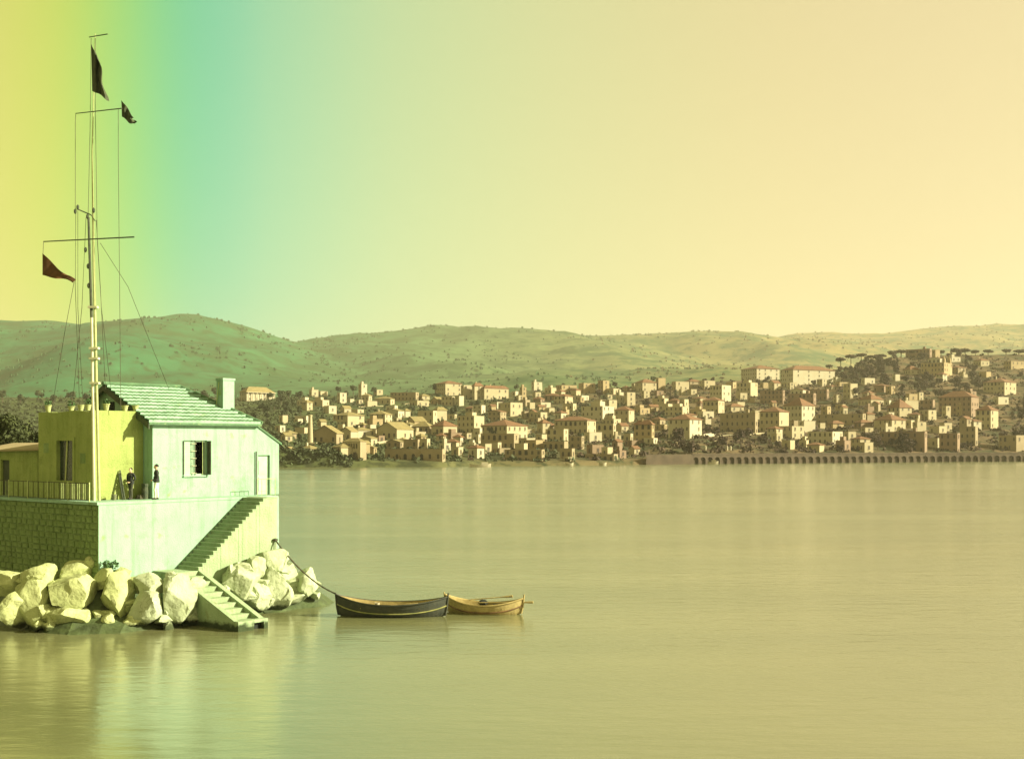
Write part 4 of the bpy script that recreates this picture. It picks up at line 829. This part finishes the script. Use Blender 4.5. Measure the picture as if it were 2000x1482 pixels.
def where(x, y, pool):
    lx, ly, nm = min(pool, key=lambda q: math.hypot(q[0] - x, 1.4 * (q[1] - y)))
    dx, dy = x - lx, y - ly; v = 'above' if dy < 0 else 'below'; hz = 'left of' if dx < 0 else 'right of'
    if abs(dx) > 2.2 * abs(dy): r = hz
    elif abs(dy) > 1.6 * abs(dx): r = v
    else: r = ('up ' if dy < 0 else 'down ') + hz
    return r + ' the ' + nm.replace('wide hip-roofed', 'hip-roofed').replace('slim ochre tower house', 'ochre tower house'), math.hypot(dx, dy)
def label_set(items):
    """items: (object, lead words, where words, distance): rank repeats by distance so that each label is its own"""
    g = {}
    for it in items: g.setdefault((it[1], it[2]), []).append(it)
    for (lead, wh), its in g.items():
        its.sort(key=lambda q: q[3])
        for i, q in enumerate(its):
            q[0]['label'] = f'{lead}, {NUM[i] if i < len(NUM) else "farther "}nearest {wh}' if len(its) > 1 else f'{lead} {wh}'
RF = {'f': 'flat-roofed', 'h': 'hip-roofed', 'g': 'gabled'}
items = []
for h in HINFO:
    h['o']['category'] = 'house'; h['o']['group'] = 'houses of the town across the bay'
    if h['lm']: h['o']['label'] = h['lm'] + ' in the town across the bay'; continue
    short = [(a, b_, c.replace('pale ', '').replace('big ', '').split(' with ')[0].split(' below ')[0].split(' above ')[0].split(' beside ')[0].split(' on the ')[0].split(' at the ')[0].split(' right of ')[0].split(' of the ')[0]) for a, b_, c in LM]
    wh, dist = where(h['x'], h['y'], short)
    items.append((h['o'], f"{h['sz']} {RF[h['rf']]} {TONE[h['tone']]} house", wh, dist))
label_set(items)

# open-arched house on the shore, factory chimney, sea wall with arches
Yc, gz = ground_at(605, 870); e = empty('factory_chimney', P(606, 870, Yc)); s = Yc / F
mb = MB(); mb.lathe([(6.0 * s, -2), (5.6 * s, 5 * s), (3.6 * s, 57 * s), (4.2 * s, 57 * s), (4.2 * s, 60 * s), (2.6 * s, 60 * s)], (0, 0, 0), 12); mb.build('stack', 'wall_cream', e)
mb = MB(); mb.box((-2 * s, -6 * s, -2), (13 * s, 5 * s, 6 * s)); mb.build('base', 'wall_cream', e); tag(e, 'tall tapering factory chimney behind the dark shore bank', 'chimney stack')
Ya = lerp(YS, 690) + 4; s = Ya / F; e = empty('arched_house', P(704, 900, Ya), R(62)); wd = 38 * s / math.sin(R(62)); dp = 12 * s / math.cos(R(62)) * .8
mb = MB(); hh = 38 * s
def arch_wall(mb, x, y0, y1, z0, z1, ops):
    """wall in the plane x facing -x with round-headed openings (centre, half width, sill, crown)"""
    for a, c in [(y0, ops[0][0] - ops[0][1])] + [(p[0] + p[1], q[0] - q[1]) for p, q in zip(ops[:-1], ops[1:])] + [(ops[-1][0] + ops[-1][1], y1)]: mb.box((x, a, z0), (x + .5, c, z1))
    for c, hw, sl2, cr in ops:
        n = 10; pts = [(c + hw * math.cos(math.pi * i / n), cr - hw + hw * math.sin(math.pi * i / n)) for i in range(n + 1)]
        if sl2 > z0: mb.box((x, c - hw, z0), (x + .5, c + hw, sl2))
        for p, q in zip(pts[:-1], pts[1:]):
            v = [(x, p[0], p[1]), (x, q[0], q[1]), (x, q[0], z1), (x, p[0], z1)]; v += [(a + .5, b_, c_) for a, b_, c_ in v]
            mb.add(v, [(0, 1, 2, 3), (7, 6, 5, 4), (1, 0, 4, 5)])
z_mid = hh * .52
arch_wall(mb, 0, 0, wd, -3, z_mid, [(wd * .30, wd * .15, -3, z_mid * .88), (wd * .72, wd * .15, -3, z_mid * .88)]); mb.build('arcade', 'wall_cream', e)
mb = MB(); arch_wall(mb, .02, 0, wd, z_mid + .01, hh, [(wd * (.22 + .14 * k), wd * .045, z_mid + .8, hh * .9) for k in range(5)]); mb.build('upper_wall', 'wall_cream', e)
mb = MB(); mb.box((.53, 0, -3), (dp, .4, hh)); mb.box((.53, wd - .4, -3), (dp, wd, hh)); mb.box((dp - .4, .41, -3), (dp, wd - .41, hh)); mb.box((1.6, .41, -3), (1.9, wd - .41, hh - .3)); mb.build('wall', 'wall_sand', e)
mb = MB(); mb.add([(-.3, -.3, hh), (dp + .3, -.3, hh), (dp + .3, wd + .3, hh), (-.3, wd + .3, hh), (dp / 2, wd * .3, hh + 7 * s), (dp / 2, wd * .7, hh + 7 * s)], [(0, 1, 4), (1, 2, 5, 4), (2, 3, 5), (3, 0, 4, 5), (3, 2, 1, 0)]); mb.build('roof', 'tile_olive', e)
tag(e, 'small shore house with two open ground-floor arches', 'house')
e = empty('sea_wall', (150, 560, 0)); SWZ = 4.75
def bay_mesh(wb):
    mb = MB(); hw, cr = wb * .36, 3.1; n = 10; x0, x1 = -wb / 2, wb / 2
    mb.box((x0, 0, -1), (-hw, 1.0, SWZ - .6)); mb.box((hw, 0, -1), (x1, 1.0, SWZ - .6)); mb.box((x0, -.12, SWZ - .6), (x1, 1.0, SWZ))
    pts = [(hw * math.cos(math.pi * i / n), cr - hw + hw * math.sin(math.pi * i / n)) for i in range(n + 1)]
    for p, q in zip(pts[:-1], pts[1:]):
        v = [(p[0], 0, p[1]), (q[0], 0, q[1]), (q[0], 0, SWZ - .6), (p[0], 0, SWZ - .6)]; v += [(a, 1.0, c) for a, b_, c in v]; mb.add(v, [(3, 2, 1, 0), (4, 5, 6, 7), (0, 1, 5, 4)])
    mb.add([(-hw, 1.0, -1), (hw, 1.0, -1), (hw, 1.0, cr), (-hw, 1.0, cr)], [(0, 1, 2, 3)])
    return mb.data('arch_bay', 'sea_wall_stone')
px = 1352.0; prev = None; BM = bay_mesh(3.45)
poly = []
while px < 2150:
    Y = lerp(YS, px) - 1.5; p = Vector(((px - 1000) * Y / F, Y, 0)); poly.append(p); px += 14.0
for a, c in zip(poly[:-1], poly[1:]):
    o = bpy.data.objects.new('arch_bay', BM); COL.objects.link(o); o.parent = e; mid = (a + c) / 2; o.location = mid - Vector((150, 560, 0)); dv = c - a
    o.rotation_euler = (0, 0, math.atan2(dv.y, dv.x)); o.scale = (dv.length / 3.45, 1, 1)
pl = [Vector(((q - 1000) * (lerp(YS, q) - 1.5) / F, lerp(YS, q) - 1.5, 0)) for q in range(1262, 1360, 15)]
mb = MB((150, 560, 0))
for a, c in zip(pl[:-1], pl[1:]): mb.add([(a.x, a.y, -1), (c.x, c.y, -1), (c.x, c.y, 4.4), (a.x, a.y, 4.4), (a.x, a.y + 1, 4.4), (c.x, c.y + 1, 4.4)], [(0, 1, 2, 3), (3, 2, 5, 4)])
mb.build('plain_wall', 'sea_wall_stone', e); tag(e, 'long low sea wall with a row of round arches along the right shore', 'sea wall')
def far_wall(a, c, hgt, label, m_='wall_cream'):
    pa = P(a[0], a[1], ground_at(*a)[0]); pc = P(c[0], c[1], ground_at(*c)[0]); d_ = (pc - pa); nn = Vector((d_.y, -d_.x, 0)).normalized() * .25
    mb = MB(pa); v = [pa + nn, pc + nn, pc - nn, pa - nn]; mb.add([q - Vector((0, 0, 2)) for q in v] + [q + Vector((0, 0, hgt)) for q in v], [(0, 1, 5, 4), (1, 2, 6, 5), (2, 3, 7, 6), (3, 0, 4, 7), (4, 5, 6, 7)])
    o = mb.build('garden_wall', m_); o.location = pa; tag(o, label, 'wall', 'garden walls of the town')
far_wall((1372, 855), (1398, 851), 1.8, 'bright garden wall running right from the blank-gabled house', 'wall_white')
far_wall((1400, 853), (1500, 846), .6, 'thin pale wall along the road below the brown block')
far_wall((1260, 868), (1400, 862), .6, 'low pale roadside wall under the bright house')
far_wall((735, 868), (790, 862), 1.3, 'low wall below the big gabled hall')
far_wall((700, 796), (760, 794), .8, 'low terrace wall under the white tower house')
far_wall((790, 790), (840, 787), .8, 'low terrace wall left of the skyline palace')
far_wall((1573, 855), (1592, 854), .7, 'short pale wall in front of the seafront gardens')
for i, px in enumerate((1378, 1398, 1420, 1427)):
    Yp, z = ground_at(px, 879); mb = MB(); mb.lathe([(.5, -1.0), (.45, 1.7), (.2, 2.0)], (0, 0, 0), 8); o = mb.build('bollard', 'wall_white'); o.location = P(px, 879, Yp)
    tag(o, f'{["first", "second", "third", "fourth"][i]} white post from the left beside the shore road', 'post', 'white posts by the shore road')
# small craft along the far shore
for i, (px, py, Lb, sail, lb) in enumerate(((938, 912, 8.5, 0, 'long pale boat under the arcaded shore block'), (1112, 909.5, 3.4, 0, 'little white boat left of the white jetty post'), (1177, 909, 3.2, 0, 'little white boat just left of the white corner tower'), (1388, 906, 7, 0, 'white boat in front of the arched sea wall'))):
    Yb = CAMH * F / (py - YH) ; loc = Vector(((px - 1000) * Yb / F, Yb, 0)); e = empty('far_boat', loc, R([8, 0, 0, -6][i]))
    mb = MB(); vs_ = []
    for k in range(11):
        s_ = -1 + .2 * k; b_ = max(.02, .9 * (1 - abs(s_) ** 2.2)); z_ = .9 + .5 * s_ * s_; vs_ += [(s_ * Lb / 2, -b_, z_), (s_ * Lb / 2 * .95, -b_ * .5, -.2), (s_ * Lb / 2 * .95, b_ * .5, -.2), (s_ * Lb / 2, b_, z_)]
    mb.add(vs_, [(4 * k + j, 4 * k + 4 + j, 4 * k + 5 + j, 4 * k + 1 + j) for k in range(10) for j in range(3)]); mb.build('hull', 'wall_white', e)
    mb = MB(); mb.box((-Lb * .12, -.6, .5), (Lb * .3, .6, .62)); mb.build('thwart', 'boat_wood', e)
    if i in (0, 3): mb = MB(); mb.box((Lb * .05, -.55, .62), (Lb * .35, .55, 1.9)); mb.build('deckhouse', 'wall_white', e)
    tag(e, lb, 'boat', 'boats along the far shore')

# ------------------------------------------------------------------ trees
def crown_data(name, m_, seed, lobes, n, size, flat):
    rg = random.Random(seed); mb = MB()
    for c, r in lobes: leafball(mb, c, r, n, size, rg, 0, flat)
    return mb.data(name, m_)
def trunk_data(seed, hgt, r):
    rg = random.Random(seed); mb = MB(); mb.tube([(0, 0, -1.5), (.05, .02, hgt * .5), (.1, -.05, hgt)], [r, r * .75, r * .45], 7)
    for k in range(4):
        a = k * 1.57 + rg.random(); mb.tube([(.05, 0, hgt * .7), (math.cos(a) * 1.1, math.sin(a) * 1.1, hgt * 1.25)], [r * .4, r * .15], 5)
    return mb.data('trunk', 'trunk_bark')
KINDS = {}
for mname in ('leaf_olive', 'leaf_brown'):
    for v in range(4):
        rg = random.Random(40 + v)
        lob = [((0, 0, 5.0), 2.3)] + [((rg.uniform(-1.9, 1.9), rg.uniform(-1.9, 1.9), rg.uniform(3.2, 6.6)), rg.uniform(1.0, 1.7)) for _ in range(6)]
        KINDS[('round', mname, v)] = (crown_data('crown', mname, v, lob, 70, .42, .85), trunk_data(v, 3.2, .28))
    for v in range(2):
        rg = random.Random(60 + v); lob = [((rg.uniform(-2.6, 2.6), rg.uniform(-2.6, 2.6), 3.9 + rg.uniform(-.4, .6)), rg.uniform(1.6, 2.4)) for _ in range(11)]
        KINDS[('pine', mname, v)] = (crown_data('crown', mname, 70 + v, lob, 75, .42, .6), trunk_data(9 + v, 3.1, .36))
    lob = [((0, 0, 1.2 + k * .95), 1.05 * math.sin(math.pi * (k + 1.2) / 10) + .12) for k in range(9)]
    KINDS[('cypress', mname, 0)] = (crown_data('crown', mname, 90, lob, 45, .34, 1.1), trunk_data(12, 1.5, .2))
for v in range(2):
    rg = random.Random(140 + v); lob = [((0, 0, 5.0), 2.2)] + [((rg.uniform(-2.2, 2.2), rg.uniform(-2.2, 2.2), rg.uniform(3.0, 6.8)), rg.uniform(.7, 1.4)) for _ in range(14)]
    KINDS[('fine', 'leaf_near', v)] = (crown_data('crown', 'leaf_near', 150 + v, lob, 420, .13, .85), trunk_data(v + 30, 3.2, .28))
TINFO = []
def tree(kind, px, py, sc, rg, Y=None):
    mname = 'leaf_brown' if px + rg.gauss(0, 120) > 1180 else 'leaf_olive'
    if kind == 'fine': mname = 'leaf_near'
    v = rg.randrange({'round': 4, 'pine': 2, 'cypress': 1, 'fine': 2}[kind]); cr, tr = KINDS[(kind, mname, v)]
    loc = P(px, py, Y if Y else ground_at(px, py)[0]); e = empty({'round': 'tree', 'fine': 'tree', 'pine': 'umbrella_pine', 'cypress': 'cypress_tree'}[kind], loc, rg.uniform(0, 6.28)); e.scale = (sc * rg.uniform(.9, 1.15),) * 2 + (sc * rg.uniform(.85, 1.1),)
    for nm, d in (('crown', cr), ('trunk', tr)): o = bpy.data.objects.new(nm, d); COL.objects.link(o); o.parent = e
    TINFO.append((e, kind, px, py)); return e
rg = random.Random(21)
def blocked(px, py, w_, h_):
    for h in HINFO:
        xl, xc, xr, yt, yb = h['rect']
        if py >= yb - 3 and px + w_ > xl and px - w_ < xr and py - h_ < yb - (yb - yt) * (.45 if px < xc - w_ else .12): return True
    return False
cnt = 0; tries = 0
DENS = [(1665, 725, 40, 20), (1665, 728, 60, 25), (1720, 730, 50, 30), (1700, 715, 40, 10), (1800, 740, 50, 16), (1870, 715, 40, 14), (1900, 750, 40, 15), (1830, 760, 60, 20), (620, 800, 80, 22), (780, 800, 60, 20), (930, 800, 60, 18), (1085, 805, 40, 15), (1280, 795, 45, 12), (870, 870, 60, 15), (1700, 865, 60, 20), (1820, 865, 30, 18), (560, 800, 60, 25), (1500, 770, 80, 20), (1030, 862, 25, 12), (1230, 860, 40, 20)]
while cnt < 250 and tries < 9000:
    tries += 1
    if rg.random() < .72:
        a = rg.choice(DENS); px = rg.gauss(a[0], a[2] * .6); py = rg.gauss(a[1], a[3] * .6)
    else: px = rg.uniform(440, 2010); py = rg.uniform(740, 895)
    ty = lerp(TOP, px)
    if py < ty + 4 or py > 896 or px < 440 or px > 2020: continue
    Y = ground_at(px, py)[0]; sc = rg.uniform(.65, 1.2); hp = 7.2 * sc * F / Y; wp = 2.6 * sc * F / Y
    if blocked(px, py, wp, hp): continue
    if any(abs(q[2] - px) < wp * .9 and abs(q[3] - py) < 5 for q in TINFO): continue
    tree('cypress' if rg.random() < .08 else 'round', px, py, sc, rg); cnt += 1
for px, py, sc in ((1642, 712, 1.05), (1662, 706, 1.2), (1682, 702, 1.15), (1700, 704, .9), (1722, 702, 1.0), (1742, 698, 1.0), (1760, 696, 1.1), (1785, 696, 1.0), (1838, 695, .9), (1868, 694, 1.1), (1885, 694, 1.2), (1905, 695, .9), (1930, 694, 1.1), (1965, 693, 1.0), (1990, 694, 1.1), (1620, 722, .8), (1800, 700, .9)): tree('pine', px, py, sc, rg)
for px, py, sc in ((480, 772, .9), (500, 770, .8), (660, 770, .9), (690, 768, 1.0), (730, 770, .9), (850, 768, 1.0), (1010, 765, .8), (945, 762, .7), (960, 763, .7), (1100, 762, .8), (1165, 764, .8), (1200, 760, .8), (1350, 752, .8), (1392, 748, .7), (1275, 748, .9), (1500, 746, .7), (1590, 757, .8), (1505, 757, .8), (-30, 792, 1.3), (5, 786, 1.2), (40, 790, 1.2), (75, 783, 1.2), (105, 790, 1.1), (140, 784, 1.2), (168, 790, 1.1), (345, 786, 1.2), (372, 782, 1.3), (398, 788, 1.3), (420, 780, 1.2), (438, 796, 1.2)): tree('round', px, py, sc, rg)
# trees standing behind the outbuilding, near the left edge
for i, (px, Yt, sc) in enumerate(((22, 92, .72), (58, 84, .60), (100, 112, .62), (-20, 96, .7))):
    e = tree('fine', px, YH + (CAMH - TZ + .3) * F / Yt, sc, rg, Yt); e['label'] = ['round tree peeping out at the left edge behind the outbuilding', 'tree whose crown shows left above the outbuilding roof', 'middle tree above the outbuilding roof', 'tree cut off by the left edge beyond the terrace'][i]
    TINFO.pop(); tag(e, None, 'tree', 'trees behind the outbuilding')
items = []
short = [(a, b_, c.replace('pale ', '').replace('big ', '').split(' with ')[0].split(' below ')[0].split(' above ')[0].split(' beside ')[0].split(' on the ')[0].split(' at the ')[0].split(' right of ')[0].split(' of the ')[0]) for a, b_, c in LM]
for e, kind, px, py in TINFO:
    wh, dist = where(px, py - 8, short); items.append((e, {'round': 'round tree', 'pine': 'umbrella pine', 'cypress': 'slim cypress'}[kind], wh, dist)); tag(e, None, 'tree', 'trees among the houses across the bay')
label_set(items)
# the palm on the skyline
Yp, z = ground_at(1410, 752); e = empty('palm_tree', P(1410, 752, Yp)); mb = MB(); mb.tube([(0, 0, -2), (.1, 0, 3), (0, .1, 6.4)], [.3, .24, .22], 7); mb.build('trunk', 'trunk_bark', e)
for k in range(14):
    a = k * 2.4; r_ = 2.6; mb = MB(); pts = [Vector((math.cos(a) * r_ * u, math.sin(a) * r_ * u, 6.4 + 1.3 * u - (2.6 + .4 * math.sin(k * 3)) * u * u)) for u in (0, .25, .5, .75, 1)]
    sd = Vector((-math.sin(a), math.cos(a), 0)); vs_ = []
    for i, p in enumerate(pts): w_ = (.1, .42, .5, .38, .05)[i]; vs_ += [p - sd * w_ - Vector((0, 0, .25 * w_)), p + Vector((0, 0, .06)), p + sd * w_ - Vector((0, 0, .25 * w_))]
    mb.add(vs_, [f for i in range(4) for f in ((3 * i, 3 * i + 3, 3 * i + 4, 3 * i + 1), (3 * i + 1, 3 * i + 4, 3 * i + 5, 3 * i + 2))]); mb.build('frond', 'leaf_brown', e)
tag(e, 'lone palm tree standing on the skyline left of the smaller palace', 'palm tree')
# undergrowth between the houses: too fine to count
rg = random.Random(77); mb = MB()
for _ in range(8000):
    px = rg.uniform(-120, 2080); u = rg.uniform(.01, 1.0) ** 1.1; Y, z = ground(px, u); r_ = rg.uniform(.6, 2.2)
    leafball(mb, ((px - 1000) * Y / F, Y, z + r_ * .3), r_, 9, r_ * .45, rg, 1 if px + rg.gauss(0, 150) > 1180 else 0, .6)
for _ in range(900):
    px = rg.uniform(500, 690); u = rg.uniform(.002, .045); Y, z = ground(px, u); r_ = rg.uniform(.6, 1.5)
    leafball(mb, ((px - 1000) * Y / F, Y - .6, z), r_, 9, r_ * .45, rg, 0, .7)
tag(mb.build('undergrowth', ['leaf_olive', 'leaf_brown']), 'low scrub and gardens between the houses', kind='stuff')
# scrub dotted over the hills, seen as a dark stipple
rg = random.Random(88); mb = MB(); kk = 0
while kk < 6000:
    Y = 1400 + 3300 * rg.random() ** 1.2; X = rg.uniform(-.62, .62) * Y
    if noise.fractal((X * .006, Y * .004, 2), 1, 2, 4) + rg.uniform(-.5, .5) < .12: continue
    z = hill(X, Y); kk += 1
    if z < 25: continue
    r_ = rg.uniform(1.2, 2.9) * (.7 + Y / 5000); a = rg.uniform(0, 3.14)
    for b_ in (a, a + 1.57):
        dx, dy = math.cos(b_) * r_, math.sin(b_) * r_; h_ = r_ * rg.uniform(.9, 1.5)
        mb.add([(X - dx, Y - dy, z - 1), (X + dx, Y + dy, z - 1), (X + dx * .75, Y + dy * .75, z + h_ * .8), (X, Y, z + h_), (X - dx * .8, Y - dy * .8, z + h_ * .7)], [(0, 1, 2, 3, 4)], 1 if X > Y * .12 * rg.uniform(.2, 1.8) else 0)
tag(mb.build('scrub', ['scrub_green', 'scrub_dry']), 'dark scrub and small trees dotted over the hills', kind='stuff')
# ------------------------------------------------------------------ haze over the bay
m = bpy.data.materials.new('haze_air'); m.use_nodes = True; t = m.node_tree; t.nodes.remove(t.nodes['Principled BSDF'])
pv = nd(t, 'ShaderNodeVolumePrincipled'); pv.inputs['Color'].default_value = (.95, .93, .66, 1); pv.inputs['Density'].default_value = .0001; pv.inputs['Anisotropy'].default_value = .2
t.links.new(pv.outputs[0], t.nodes['Material Output'].inputs['Volume']); MATS['haze_air'] = m
mb = MB(); mb.box((-9500, -500, -60), (9500, 7600, 520)); tag(mb.build('haze', 'haze_air'), 'pale haze over the bay and hills', kind='stuff')
